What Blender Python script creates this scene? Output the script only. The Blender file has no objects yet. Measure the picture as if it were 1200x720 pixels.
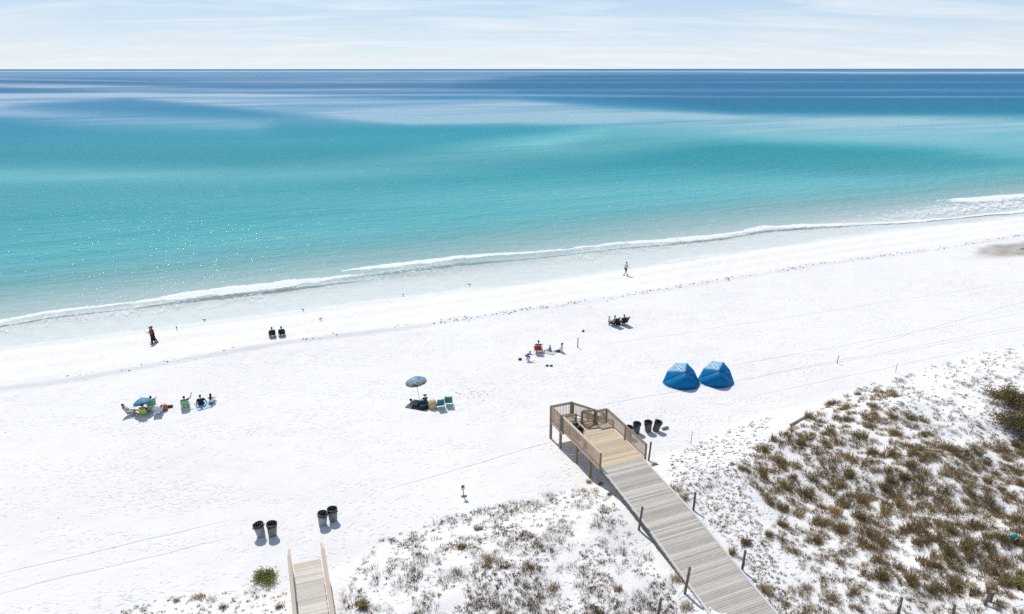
import bpy, math, random
import numpy as np
from mathutils import Vector, Matrix, Quaternion

random.seed(7)
rng = np.random.default_rng(11)
scene = bpy.context.scene
COL = scene.collection
R = math.radians

# ------------------------------------------------------------------ camera, world, sun, exposure
CAM_H = 25.0
PITCH = R(19.30)
cam_data = bpy.data.cameras.new('camera')
cam = bpy.data.objects.new('camera', cam_data)
COL.objects.link(cam)
cam.location = (0, 0, CAM_H)
cam.rotation_euler = (R(90) - PITCH, 0, R(0.0))
cam_data.sensor_width = 36.0
cam_data.lens = 24.0
cam_data.clip_start = 0.5
cam_data.clip_end = 60000.0
scene.camera = cam

SUN_EL, SUN_AZ = R(52), R(-25)
world = bpy.data.worlds.new('World')
scene.world = world
world.use_nodes = True
wn, wl = world.node_tree.nodes, world.node_tree.links
wn.clear()
w_out = wn.new('ShaderNodeOutputWorld')
w_bg = wn.new('ShaderNodeBackground')
w_bg.inputs['Strength'].default_value = 0.11
w_sky = wn.new('ShaderNodeTexSky')
w_sky.sky_type = 'NISHITA'
w_sky.sun_disc = False
w_sky.sun_elevation = SUN_EL
w_sky.sun_rotation = SUN_AZ
w_sky.altitude = 20
w_sky.air_density = 1.0
w_sky.dust_density = 0.0
w_sky.ozone_density = 1.6
# thin high cirrus veil: noise on the view direction flattened onto a high cloud sheet
w_tc = wn.new('ShaderNodeTexCoord')
w_sep = wn.new('ShaderNodeSeparateXYZ')
wl.new(w_tc.outputs['Generated'], w_sep.inputs[0])
w_zadd = wn.new('ShaderNodeMath'); w_zadd.operation = 'ADD'; w_zadd.inputs[1].default_value = 0.09
wl.new(w_sep.outputs['Z'], w_zadd.inputs[0])
w_dx = wn.new('ShaderNodeMath'); w_dx.operation = 'DIVIDE'
wl.new(w_sep.outputs['X'], w_dx.inputs[0]); wl.new(w_zadd.outputs[0], w_dx.inputs[1])
w_dy = wn.new('ShaderNodeMath'); w_dy.operation = 'DIVIDE'
wl.new(w_sep.outputs['Y'], w_dy.inputs[0]); wl.new(w_zadd.outputs[0], w_dy.inputs[1])
w_cmb = wn.new('ShaderNodeCombineXYZ')
wl.new(w_dx.outputs[0], w_cmb.inputs[0]); wl.new(w_dy.outputs[0], w_cmb.inputs[1])
w_map = wn.new('ShaderNodeMapping')
w_map.inputs['Scale'].default_value = (0.40, 1.1, 1.0)
w_map.inputs['Rotation'].default_value = (0, 0, R(8))
wl.new(w_cmb.outputs[0], w_map.inputs[0])
w_n = wn.new('ShaderNodeTexNoise')
w_n.inputs['Scale'].default_value = 1.3
w_n.inputs['Detail'].default_value = 9
w_n.inputs['Roughness'].default_value = 0.62
w_n.inputs['Distortion'].default_value = 0.6
wl.new(w_map.outputs[0], w_n.inputs['Vector'])
w_r = wn.new('ShaderNodeMapRange')
w_r.inputs['From Min'].default_value = 0.45
w_r.inputs['From Max'].default_value = 0.74
w_r.inputs['To Max'].default_value = 0.62
wl.new(w_n.outputs['Fac'], w_r.inputs['Value'])
w_mix = wn.new('ShaderNodeMixRGB')
w_mix.inputs['Color2'].default_value = (8.8, 9.0, 9.2, 1)
w_veil = wn.new('ShaderNodeMapRange')          # the veil thickens towards the horizon
w_veil.inputs['From Min'].default_value = 0.0
w_veil.inputs['From Max'].default_value = 0.55
w_veil.inputs['To Min'].default_value = 0.97
w_veil.inputs['To Max'].default_value = 0.0
wl.new(w_sep.outputs['Z'], w_veil.inputs['Value'])
w_hz = wn.new('ShaderNodeValToRGB')             # colour of the hazy air: white low down, pale blue above
w_hz.color_ramp.elements[0].position = 0.0; w_hz.color_ramp.elements[0].color = (.715, .775, .82, 1)
w_hz.color_ramp.elements[1].position = 0.115; w_hz.color_ramp.elements[1].color = (.34, .53, .775, 1)
wl.new(w_sep.outputs['Z'], w_hz.inputs[0])
w_hs = wn.new('ShaderNodeVectorMath'); w_hs.operation = 'SCALE'; w_hs.inputs['Scale'].default_value = 10.4
wl.new(w_hz.outputs[0], w_hs.inputs[0])
w_mix0 = wn.new('ShaderNodeMixRGB')
wl.new(w_veil.outputs[0], w_mix0.inputs['Fac'])
wl.new(w_sky.outputs[0], w_mix0.inputs['Color1']); wl.new(w_hs.outputs[0], w_mix0.inputs['Color2'])
wl.new(w_r.outputs[0], w_mix.inputs['Fac'])
wl.new(w_mix0.outputs[0], w_mix.inputs['Color1'])
wl.new(w_mix.outputs[0], w_bg.inputs['Color'])
wl.new(w_bg.outputs[0], w_out.inputs['Surface'])

sun_data = bpy.data.lights.new('sun', 'SUN')
sun_data.energy = 3.6
sun_data.angle = R(0.53)
sun_data.color = (1.0, 0.965, 0.91)
sun = bpy.data.objects.new('sun', sun_data)
COL.objects.link(sun)
sun_dir = Vector((math.sin(SUN_AZ) * math.cos(SUN_EL), math.cos(SUN_AZ) * math.cos(SUN_EL), math.sin(SUN_EL)))
sun.rotation_euler = sun_dir.to_track_quat('Z', 'Y').to_euler()
sun.location = (0, 0, 60)

scene.view_settings.view_transform = 'Standard'
scene.view_settings.look = 'None'
scene.view_settings.exposure = -0.01
scene.view_settings.gamma = 1.0
scene.view_settings.use_curve_mapping = False
scene.render.engine = 'CYCLES'
scene.cycles.use_denoising = False
scene.cycles.max_bounces = 6
scene.cycles.transparent_max_bounces = 8

# ------------------------------------------------------------------ helpers: noise, ground height, lookups
def _hash(ix, iy, seed):
    n = (ix.astype(np.int64) * 374761393 + iy.astype(np.int64) * 668265263 + seed * 974634777) & 0xffffffff
    n = ((n ^ (n >> 13)) * 1274126177) & 0xffffffff
    return ((n ^ (n >> 16)) & 0xffff) / 65535.0

def vnoise(x, y, seed=0):
    x = np.asarray(x, float); y = np.asarray(y, float)
    ix, iy = np.floor(x), np.floor(y)
    fx, fy = x - ix, y - iy
    fx = fx * fx * (3 - 2 * fx); fy = fy * fy * (3 - 2 * fy)
    a, b = _hash(ix, iy, seed), _hash(ix + 1, iy, seed)
    c, d = _hash(ix, iy + 1, seed), _hash(ix + 1, iy + 1, seed)
    return (a + (b - a) * fx) * (1 - fy) + (c + (d - c) * fx) * fy

def sstep(a, b, x):
    t = np.clip((np.asarray(x, float) - a) / (b - a), 0, 1)
    return t * t * (3 - 2 * t)

_F = 800.0
def at(px, py, z=0.0):
    """World point at height z that a survey ray of the 1200 x 720 site photograph meets."""
    X, Y = (px - 600) / _F, (360 - py) / _F
    c, s = math.cos(PITCH), math.sin(PITCH)
    d = (X, c + Y * s, -s + Y * c)
    t = (z - CAM_H) / d[2]
    return Vector((d[0] * t, d[1] * t, z))

TH = R(24.2)
CT, ST = math.cos(TH), math.sin(TH)
def to_uv(x, y):
    return x * CT + (y - 83.5) * ST, -x * ST + (y - 83.5) * CT
def to_xy(u, v):
    return u * CT - v * ST, 83.5 + u * ST + v * CT

def uv_curve(pts, z):
    P = [at(*p, z) for p in pts]
    q = sorted(to_uv(p.x, p.y) for p in P)
    return np.array([a for a, b in q]), np.array([b for a, b in q])

# waterline (edge of the wet sand), berm crest with wrack line, foot of the dunes
SHORE = uv_curve([(0, 406), (150, 388), (300, 370), (450, 350), (600, 332), (750, 310), (900, 288), (1050, 268), (1200, 252)], -0.9)
WRACK = uv_curve([(0, 456), (75, 447), (150, 434), (240, 418), (330, 402), (480, 384), (600, 366), (690, 354), (780, 340), (950, 312), (1100, 292), (1200, 276)], 0)
_toe = [at(*p, 0.0) for p in [(150, 722), (250, 700), (330, 682), (395, 662), (440, 634), (500, 610), (560, 594), (640, 580), (700, 562), (745, 548), (790, 530), (840, 506), (900, 480), (950, 468), (1000, 453), (1060, 436), (1130, 418), (1200, 402)]]
TOE = (np.array([-300.] + [p.x for p in _toe] + [400.]), np.array([_toe[0].y - 40] + [p.y for p in _toe] + [_toe[-1].y + 110]))

BW_O = np.array([5.45, 36.85]); BW_A = np.array([-.38, .925]); BW_B = np.array([.925, .38])
BWS = [at(704, 550, 1.5), at(755, 617, 1.5), at(808, 691, 1.5), at(829, 720, 1.5)]
SEA = -1.2

def shore_v(u): return np.interp(u, *SHORE)

def ground(x, y, detail=True):
    x = np.asarray(x, float); y = np.asarray(y, float)
    u, v = to_uv(x, y)
    vs = v - shore_v(u)                      # offshore distance from the waterline
    vw = v - np.interp(u, *WRACK)            # offshore distance from the berm crest
    span = np.maximum(vw - vs, 4.0)          # crest -> waterline width
    face = -0.95 * np.clip(vw / span, 0, 1) ** 1.1
    z = np.where(vw <= 0, -0.10 * sstep(0, -9, vw) + 0.10 * sstep(-9, -28, vw), face)
    z = z + (0.10 + .10 * sstep(-8, -22, u)) * sstep(-0.55, 0.1, vw) * sstep(5.0, 1.0, vw)      # low ridge of the last tide at the wrack line
    z = np.where(vs > 0, -0.95 - 0.075 * np.minimum(vs, 14) - 0.03 * np.maximum(vs - 14, 0), z)
    if detail:
        dry = sstep(1.0, -2.0, vs)
        z = z + dry * (0.05 * (vnoise(x / 2.6, y / 2.6, 1) - .5) + 0.035 * (vnoise(x / .9, y / .9, 2) - .5))
        # ridges that the tides left on the beach face
        z = z + sstep(0, 1.5, vw) * dry * 0.05 * np.sin(vs * 1.5 + 2.2 * vnoise(u / 14, v / 5, 3))
    d = (np.interp(x, *TOE) - y) * 0.86 + 2.2 * (vnoise(x / 5.5, y / 5.5, 4) - .5)
    dune = 1.22 * sstep(0, 5.5, d) + sstep(2, 12, d) * (1.25 * (vnoise(x / 6.5, y / 6.5, 5) - .40)) \
        + sstep(.3, 5, d) * (0.52 * (vnoise(x / 2.3, y / 2.3, 6) - .5) + 0.14 * (vnoise(x / .7, y / .7, 7) - .5)) \
        + 0.55 * sstep(12, 26, d) * vnoise(x / 11, y / 11, 8)
    # the sand lies just under the old boardwalk and is open under the new platform
    p = np.stack([x - BW_O[0], y - BW_O[1]], -1)
    a, b = p @ BW_A, p @ BW_B
    near = sstep(4.0, 2.0, np.abs(b - 1.55 + 0.1 * np.minimum(a, 0)))
    walk = near * sstep(1.0, -1.0, a)
    cap = 1.02 - 0.75 * sstep(-3.6, 1.2, a)
    dune = dune * (1 - walk) + np.minimum(dune, cap + 0.06 * vnoise(x, y, 9)) * walk
    open_ = near * sstep(-0.6, 1.2, a)
    dune = dune * (1 - open_)
    # and dips to the second walkway
    w2 = sstep(1.7, .8, np.abs(x + 9.6 + (y - 27) * .3)) * sstep(31.5, 29.5, y)
    dune = dune * (1 - w2) + np.minimum(dune, .35) * w2
    return z + dune

_gx, _gy, _gs = -75.0, 14.0, .25
_GX, _GY = np.meshgrid(np.arange(_gx, 130, _gs), np.arange(_gy, 135, _gs))
_GRID = ground(_GX, _GY).tolist()
def gz(x, y):
    fx, fy = (x - _gx) / _gs, (y - _gy) / _gs
    i, j = int(fx), int(fy)
    if not (fx >= 0 and fy >= 0 and i < len(_GRID[0]) - 1 and j < len(_GRID) - 1): return float(ground(np.array([x]), np.array([y]))[0])
    fx -= i; fy -= j
    r0, r1 = _GRID[j], _GRID[j + 1]
    return (r0[i] * (1 - fx) + r0[i + 1] * fx) * (1 - fy) + (r1[i] * (1 - fx) + r1[i + 1] * fx) * fy

def on_ground(px, py, lift=0.0):
    z = 0.0
    for _ in range(12):
        p = at(px, py, z); z = .5 * z + .5 * gz(p.x, p.y)
    p = at(px, py, z)
    return Vector((p.x, p.y, gz(p.x, p.y) + lift))

# ------------------------------------------------------------------ helpers: objects
def tag(o, label=None, cat=None, group=None, kind=None):
    if label: o['label'] = label
    if cat: o['category'] = cat
    if group: o['group'] = group
    if kind: o['kind'] = kind
    return o

def empty(name, loc, rz=0.0, label=None, cat=None, group=None):
    o = bpy.data.objects.new(name, None)
    o.empty_display_size = 0.2
    COL.objects.link(o)
    o.location = loc
    o.rotation_euler = (0, 0, rz)
    return tag(o, label, cat, group)

def copy_tree(o, parent=None):
    c = o.copy(); COL.objects.link(c)
    if parent is not None: c.parent = parent
    for ch in list(o.children): copy_tree(ch, c)
    return c

def relabel(root, mats):
    """Give a copied thing its own colours: part name -> material (mesh data is copied)."""
    for ch in root.children_recursive:
        key = ch.name.split('.')[0]
        if key in mats and ch.data:
            ch.data = ch.data.copy(); ch.data.materials.clear(); ch.data.materials.append(mats[key])

class MB:
    """Collects vertices and faces of one mesh."""
    def __init__(s): s.v, s.f = [], []
    def add(s, vs, fs):
        n = len(s.v); s.v += [tuple(p) for p in vs]; s.f += [tuple(i + n for i in f) for f in fs]
        return s
    def box(s, c, size, rot=None):
        hx, hy, hz = [k / 2 for k in size]
        P = [Vector((x, y, z)) for x in (-hx, hx) for y in (-hy, hy) for z in (-hz, hz)]
        if rot is not None: P = [rot @ p for p in P]
        c = Vector(c)
        return s.add([p + c for p in P], [(0, 1, 3, 2), (4, 6, 7, 5), (0, 4, 5, 1), (2, 3, 7, 6), (0, 2, 6, 4), (1, 5, 7, 3)])
    def beam(s, p, q, w, h, up=(0, 0, 1)):
        """Rectangular bar from p to q, w wide (sideways) and h high."""
        p, q = Vector(p), Vector(q); d = (q - p); L = d.length; d.normalize()
        side = d.cross(Vector(up))
        if side.length < 1e-4: side = d.cross(Vector((1, 0, 0)))
        side.normalize(); u = side.cross(d)
        P = []
        for e in (p, q):
            for a, b in ((-1, -1), (1, -1), (1, 1), (-1, 1)): P.append(e + side * a * w / 2 + u * b * h / 2)
        return s.add(P, [(3, 2, 1, 0), (4, 5, 6, 7), (0, 1, 5, 4), (1, 2, 6, 5), (2, 3, 7, 6), (3, 0, 4, 7)])
    def tube(s, pts, rad, n=8, cap=True, side=None):
        """Tube through pts; rad is a radius, a list of radii or of (rx, ry)."""
        pts = [Vector(p) for p in pts]
        rad = rad if isinstance(rad, (list, tuple)) else [rad] * len(pts)
        base = len(s.v); prev = None
        for i, p in enumerate(pts):
            d = (pts[min(i + 1, len(pts) - 1)] - pts[max(i - 1, 0)]).normalized()
            ref = Vector(side) if side is not None else (prev if prev is not None else (Vector((1, 0, 0)) if abs(d.x) < .9 else Vector((0, 1, 0))))
            a = ref - d * ref.dot(d)
            if a.length < 1e-4: a = Vector((0, 1, 0)) - d * d.y
            a.normalize(); b = d.cross(a); prev = a
            r = rad[i]; rx, ry = r if isinstance(r, (list, tuple)) else (r, r)
            for k in range(n):
                t = 2 * math.pi * k / n
                s.v.append(tuple(p + a * rx * math.cos(t) + b * ry * math.sin(t)))
        for i in range(len(pts) - 1):
            for k in range(n):
                k2 = (k + 1) % n
                s.f.append((base + i * n + k, base + i * n + k2, base + (i + 1) * n + k2, base + (i + 1) * n + k))
        if cap:
            s.f.append(tuple(base + k for k in range(n))[::-1])
            s.f.append(tuple(base + (len(pts) - 1) * n + k for k in range(n)))
        return s
    def ball(s, c, r, n=10, m=7, rot=None):
        c = Vector(c); r = r if isinstance(r, (list, tuple)) else (r, r, r)
        vs = []
        for j in range(1, m):
            ph = math.pi * j / m
            for i in range(n):
                t = 2 * math.pi * i / n
                p = Vector((r[0] * math.sin(ph) * math.cos(t), r[1] * math.sin(ph) * math.sin(t), r[2] * math.cos(ph)))
                if rot is not None: p = rot @ p
                vs.append(c + p)
        t_, b_ = Vector((0, 0, r[2])), Vector((0, 0, -r[2]))
        if rot is not None: t_, b_ = rot @ t_, rot @ b_
        vs += [c + t_, c + b_]
        fs = []
        for j in range(m - 2):
            for i in range(n):
                i2 = (i + 1) % n
                fs.append((j * n + i, (j + 1) * n + i, (j + 1) * n + i2, j * n + i2))
        T, B = len(vs) - 2, len(vs) - 1
        for i in range(n):
            fs.append((T, i, (i + 1) % n)); fs.append((B, (m - 2) * n + (i + 1) % n, (m - 2) * n + i))
        return s.add(vs, fs)
    def lathe(s, prof, n=24, c=(0, 0, 0)):
        c = Vector(c); base = len(s.v)
        for r, z in prof:
            for k in range(n):
                t = 2 * math.pi * k / n
                s.v.append(tuple(c + Vector((r * math.cos(t), r * math.sin(t), z))))
        for i in range(len(prof) - 1):
            for k in range(n):
                k2 = (k + 1) % n
                s.f.append((base + i * n + k, base + i * n + k2, base + (i + 1) * n + k2, base + (i + 1) * n + k))
        return s
    def build(s, name, mat, parent=None, smooth=False):
        me = bpy.data.meshes.new(name)
        me.from_pydata(s.v, [], s.f); me.update()
        if mat is not None:
            for m in (mat if isinstance(mat, (list, tuple)) else [mat]): me.materials.append(m)
        if smooth: me.polygons.foreach_set('use_smooth', [True] * len(me.polygons))
        o = bpy.data.objects.new(name, me); COL.objects.link(o)
        if parent is not None: o.parent = parent
        return o

def np_mesh(name, V, Fq, mat, attrs=None, smooth=True, tri=False):
    me = bpy.data.meshes.new(name)
    k = 3 if tri else 4
    me.vertices.add(len(V)); me.vertices.foreach_set('co', np.asarray(V, np.float32).ravel())
    me.loops.add(len(Fq) * k); me.loops.foreach_set('vertex_index', np.asarray(Fq, np.int32).ravel())
    me.polygons.add(len(Fq)); me.polygons.foreach_set('loop_start', np.arange(0, len(Fq) * k, k, dtype=np.int32))
    try: me.polygons.foreach_set('loop_total', np.full(len(Fq), k, np.int32))
    except Exception: pass
    me.update(calc_edges=True)
    if smooth: me.polygons.foreach_set('use_smooth', np.ones(len(Fq), bool))
    for n, a in (attrs or {}).items():
        at_ = me.attributes.new(n, 'FLOAT', 'POINT'); at_.data.foreach_set('value', np.asarray(a, np.float32).ravel())
    for m in (mat if isinstance(mat, (list, tuple)) else [mat]): me.materials.append(m)
    me.validate()
    o = bpy.data.objects.new(name, me); COL.objects.link(o)
    return o

# ------------------------------------------------------------------ helpers: materials
class NT:
    def __init__(s, name, dim='3D'):
        s.dim = dim
        s.m = bpy.data.materials.new(name); s.m.use_nodes = True
        s.n, s.l = s.m.node_tree.nodes, s.m.node_tree.links
        s.n.clear()
        s.out = s.n.new('ShaderNodeOutputMaterial')
    def node(s, t, **kw):
        nd = s.n.new(t)
        for k, v in kw.items():
            if k == 'ins':
                for i, x in v.items():
                    if hasattr(x, 'is_linked') or isinstance(x, bpy.types.NodeSocket): s.l.new(x, nd.inputs[i])
                    else: nd.inputs[i].default_value = x
            else: setattr(nd, k, v)
        return nd
    def math(s, op, a, b=0.0, c=None, clamp=False):
        ins = {0: a, 1: b}
        if c is not None: ins[2] = c
        return s.node('ShaderNodeMath', operation=op, use_clamp=clamp, ins=ins).outputs[0]
    def rng(s, v, a, b, c=0.0, d=1.0, smooth=False):
        return s.node('ShaderNodeMapRange', interpolation_type='SMOOTHSTEP' if smooth else 'LINEAR',
                      ins={'Value': v, 'From Min': a, 'From Max': b, 'To Min': c, 'To Max': d}).outputs[0]
    def noise(s, vec, scale, detail=3.0, rough=.55, dist=0.0):
        return s.node('ShaderNodeTexNoise', noise_dimensions=s.dim, ins={'Vector': vec, 'Scale': scale, 'Detail': detail, 'Roughness': rough, 'Distortion': dist}).outputs['Fac']
    def mix(s, f, a, b, blend='MIX'):
        return s.node('ShaderNodeMixRGB', blend_type=blend, ins={'Fac': f, 'Color1': a, 'Color2': b}).outputs[0]
    def ramp(s, f, stops, interp='LINEAR'):
        nd = s.node('ShaderNodeValToRGB', ins={0: f})
        cr = nd.color_ramp; cr.interpolation = interp
        while len(cr.elements) > 1: cr.elements.remove(cr.elements[-1])
        cr.elements[0].position = stops[0][0]; cr.elements[0].color = stops[0][1] if len(stops[0][1]) == 4 else (*stops[0][1], 1)
        for p, c in stops[1:]:
            e = cr.elements.new(p); e.color = c if len(c) == 4 else (*c, 1)
        return nd.outputs[0]
    def attr(s, name): return s.node('ShaderNodeAttribute', attribute_name=name).outputs['Fac']
    def coord(s, kind='Object', scale=None, rot=None):
        o = s.node('ShaderNodeTexCoord').outputs[kind]
        if scale is not None or rot is not None:
            o = s.node('ShaderNodeMapping', ins={'Vector': o, 'Scale': scale or (1, 1, 1), 'Rotation': rot or (0, 0, 0)}).outputs[0]
        return o
    def done(s, sh): s.l.new(sh, s.out.inputs['Surface']); return s.m

def c4(c): return (c[0], c[1], c[2], 1.0)

_mc = {}
def simple(name, col, rough=.6, var=.18, scale=9.0, metal=0.0, spec=.5, trans=0.0):
    """Plain painted / woven / moulded surface with uneven tone."""
    if name in _mc: return _mc[name]
    t = NT(name)
    n = t.noise(t.coord(), scale, 4.0)
    f = t.rng(n, .3, .7, 1 - var, 1 + var * .6)
    col_ = t.mix(1.0, c4(col), t.node('ShaderNodeCombineColor', ins={0: f, 1: f, 2: f}).outputs[0], 'MULTIPLY')
    b = t.node('ShaderNodeBsdfPrincipled', ins={'Base Color': col_, 'Roughness': rough, 'Metallic': metal, 'Specular IOR Level': spec})
    sh = b.outputs[0]
    if trans > 0:
        tr = t.node('ShaderNodeBsdfTranslucent', ins={'Color': col_})
        sh = t.node('ShaderNodeMixShader', ins={0: trans, 1: sh, 2: tr.outputs[0]}).outputs[0]
    _mc[name] = t.done(sh)
    return _mc[name]

def wood(name, dark, light, spread=.25, grain=(3, 60, 60), rough=.8):
    t = NT(name)
    isl = t.node('ShaderNodeNewGeometry').outputs['Random Per Island']
    co = t.coord('Object', grain)
    off = t.node('ShaderNodeVectorMath', operation='ADD', ins={0: co, 1: t.node('ShaderNodeCombineXYZ', ins={0: t.math('MULTIPLY', isl, 37.0), 1: t.math('MULTIPLY', isl, 11.0), 2: 0.0}).outputs[0]}).outputs[0]
    g = t.noise(off, 1.0, 5.0, .6)
    big = t.noise(t.coord(), .9, 3.0)
    fine = t.noise(off, 7.0, 3.0, .6)
    f = t.math('ADD', t.math('MULTIPLY', g, .30), t.math('ADD', t.math('MULTIPLY', isl, spread), t.math('ADD', t.math('MULTIPLY', big, .12), t.math('MULTIPLY', fine, .58 - spread * .5))))
    col = t.ramp(f, [(.25, dark), (.78, light)])
    bump = t.node('ShaderNodeBump', ins={'Strength': .35, 'Distance': .006, 'Height': g})
    b = t.node('ShaderNodeBsdfPrincipled', ins={'Base Color': col, 'Roughness': rough, 'Specular IOR Level': .25, 'Normal': bump.outputs[0]})
    return t.done(b.outputs[0])

# ------------------------------------------------------------------ sand
def sand_material():
    t = NT('white_quartz_sand', '2D')
    co = t.coord()
    wet, stain, dune = t.attr('wet'), t.attr('stain'), t.attr('dune')
    n_big = t.noise(co, .07, 3.0)
    n_mid = t.noise(co, .6, 4.0)
    n_fine = t.noise(co, 9.0, 3.0)
    tone = t.math('ADD', t.math('MULTIPLY', n_big, .45), t.math('ADD', t.math('MULTIPLY', n_mid, .3), t.math('MULTIPLY', n_fine, .25)))
    dry = t.ramp(tone, [(.3, (.775, .75, .722)), (.5, (.83, .806, .778)), (.7, (.865, .845, .82))])
    wetc = t.ramp(n_mid, [(.3, (.725, .70, .67)), (.7, (.79, .768, .742))])
    col = t.mix(wet, dry, wetc)
    brown = t.ramp(t.noise(co, .35, 4.0), [(.3, (.20, .155, .11)), (.65, (.47, .41, .33))])
    col = t.mix(t.math('MULTIPLY', stain, .72), col, brown)
    # specks of weed and shell
    vor = t.node('ShaderNodeTexVoronoi', voronoi_dimensions='2D', ins={'Vector': co, 'Scale': 1.6, 'Randomness': 1.0})
    speck = t.math('MULTIPLY', t.math('LESS_THAN', vor.outputs['Distance'], .035), t.math('GREATER_THAN', t.noise(co, .21, 2.0), .52))
    col = t.mix(t.math('MULTIPLY', speck, .75), col, (.16, .13, .10, 1))
    # footprints: oblong pits, thick where people walked
    wnd = t.node('ShaderNodeVectorMath', operation='SCALE', ins={0: t.node('ShaderNodeTexNoise', noise_dimensions='2D', ins={'Vector': co, 'Scale': 1.1, 'Detail': 3.0}).outputs['Color'], 'Scale': .9}).outputs[0]
    cow = t.node('ShaderNodeVectorMath', operation='ADD', ins={0: co, 1: wnd}).outputs[0]
    def pits(scale, rot, lo, hi, size, keepmin=.62):
        c2 = t.node('ShaderNodeMapping', ins={'Vector': cow, 'Scale': (scale, scale * 1.45, scale), 'Rotation': (0, 0, rot)}).outputs[0]
        v = t.node('ShaderNodeTexVoronoi', voronoi_dimensions='2D', ins={'Vector': c2, 'Scale': 1.0, 'Randomness': 1.0})
        d = t.rng(v.outputs['Distance'], size * .35, size, 0, 1, True)
        m = t.rng(t.noise(t.node('ShaderNodeMapping', ins={'Vector': co, 'Scale': (.5, 1.6, 1), 'Rotation': (0, 0, -TH + rot * .4)}).outputs[0], .14, 4.0, .65), lo, hi, 0, 1, True)
        keep = t.math('GREATER_THAN', t.node('ShaderNodeSeparateColor', ins={0: v.outputs['Color']})  .outputs[0], keepmin)
        return t.math('MULTIPLY', t.math('SUBTRACT', 1.0, d), t.math('MULTIPLY', m, keep))
    p1 = pits(1.6, R(-20), .46, .62, .34)
    p2 = pits(2.2, R(38), .40, .60, .30)
    p3 = pits(2.5, R(80), .46, .62, .36, .5)
    foot = t.math('MAXIMUM', p1, t.math('MAXIMUM', p2, p3))
    foot = t.math('MULTIPLY', foot, t.math('SUBTRACT', 1.0, t.math('MAXIMUM', wet, t.math('MULTIPLY', dune, .8)), clamp=True))
    # tyre tracks: straight grooves along the beach
    sep = t.node('ShaderNodeSeparateXYZ', ins={0: co})
    trk = None
    def line(p, q, half, ends=4.0):
        nonlocal trk
        p, q = Vector(p[:2]), Vector(q[:2]); d = (q - p); L = d.length; d /= L
        al = t.math('ADD', t.math('MULTIPLY', sep.outputs[0], d.x), t.math('ADD', t.math('MULTIPLY', sep.outputs[1], d.y), -(p.x * d.x + p.y * d.y)))
        ac = t.math('ADD', t.math('MULTIPLY', sep.outputs[0], -d.y), t.math('ADD', t.math('MULTIPLY', sep.outputs[1], d.x), (p.x * d.y - p.y * d.x)))
        ac = t.math('ADD', ac, t.math('MULTIPLY', t.math('SUBTRACT', t.noise(co, .16, 2.0), .5), .5))
        g = t.rng(t.math('ABSOLUTE', ac), half * .5, half, 1, 0, True)
        g = t.math('MULTIPLY', g, t.math('MULTIPLY', t.rng(al, 0, ends, 0, 1, True), t.rng(al, L - ends, L, 1, 0, True)))
        trk = g if trk is None else t.math('MAXIMUM', trk, g)
    for p, q, h in TRACKS: line(at(*p, 0), at(*q, 0), h)
    # dune sand: pocked surface
    pv = t.node('ShaderNodeTexVoronoi', voronoi_dimensions='2D', ins={'Vector': co, 'Scale': 2.6, 'Randomness': 1.0})
    pock = t.math('MULTIPLY', t.rng(pv.outputs['Distance'], .05, .32, 1, 0, True), t.math('MULTIPLY', dune, t.rng(t.noise(co, .5, 2.0), .4, .6, 0, 1)))
    col = t.mix(t.math('MULTIPLY', trk, .14), col, (.50, .49, .49, 1))
    h = t.math('ADD', t.math('MULTIPLY', foot, -.032), t.math('MULTIPLY', trk, -.028))
    h = t.math('ADD', h, t.math('MULTIPLY', pock, -.05))
    h = t.math('ADD', h, t.math('MULTIPLY', n_fine, .012))
    h = t.math('ADD', h, t.math('MULTIPLY', n_mid, .05))
    bump = t.node('ShaderNodeBump', ins={'Strength': 1.0, 'Distance': 1.0, 'Height': h})
    rough = t.rng(wet, 0, 1, .95, .32)
    b = t.node('ShaderNodeBsdfPrincipled', ins={'Base Color': col, 'Roughness': rough, 'Specular IOR Level': t.rng(wet, 0, 1, .08, .35), 'Normal': bump.outputs[0]})
    return t.done(b.outputs[0])

TRACKS = [((-60, 688), (300, 604), .10), ((-60, 711), (300, 624), .13), ((690, 478), (1280, 372), .12), ((850, 448), (1290, 366), .10),
          ((840, 432), (1260, 356), .10), ((700, 405), (1250, 322), .11), ((980, 408), (1010, 404), .08), ((990, 414), (1250, 340), .12),
          ((420, 585), (690, 505), .12), ((860, 470), (1180, 402), .09)]
SAND = sand_material()

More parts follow.
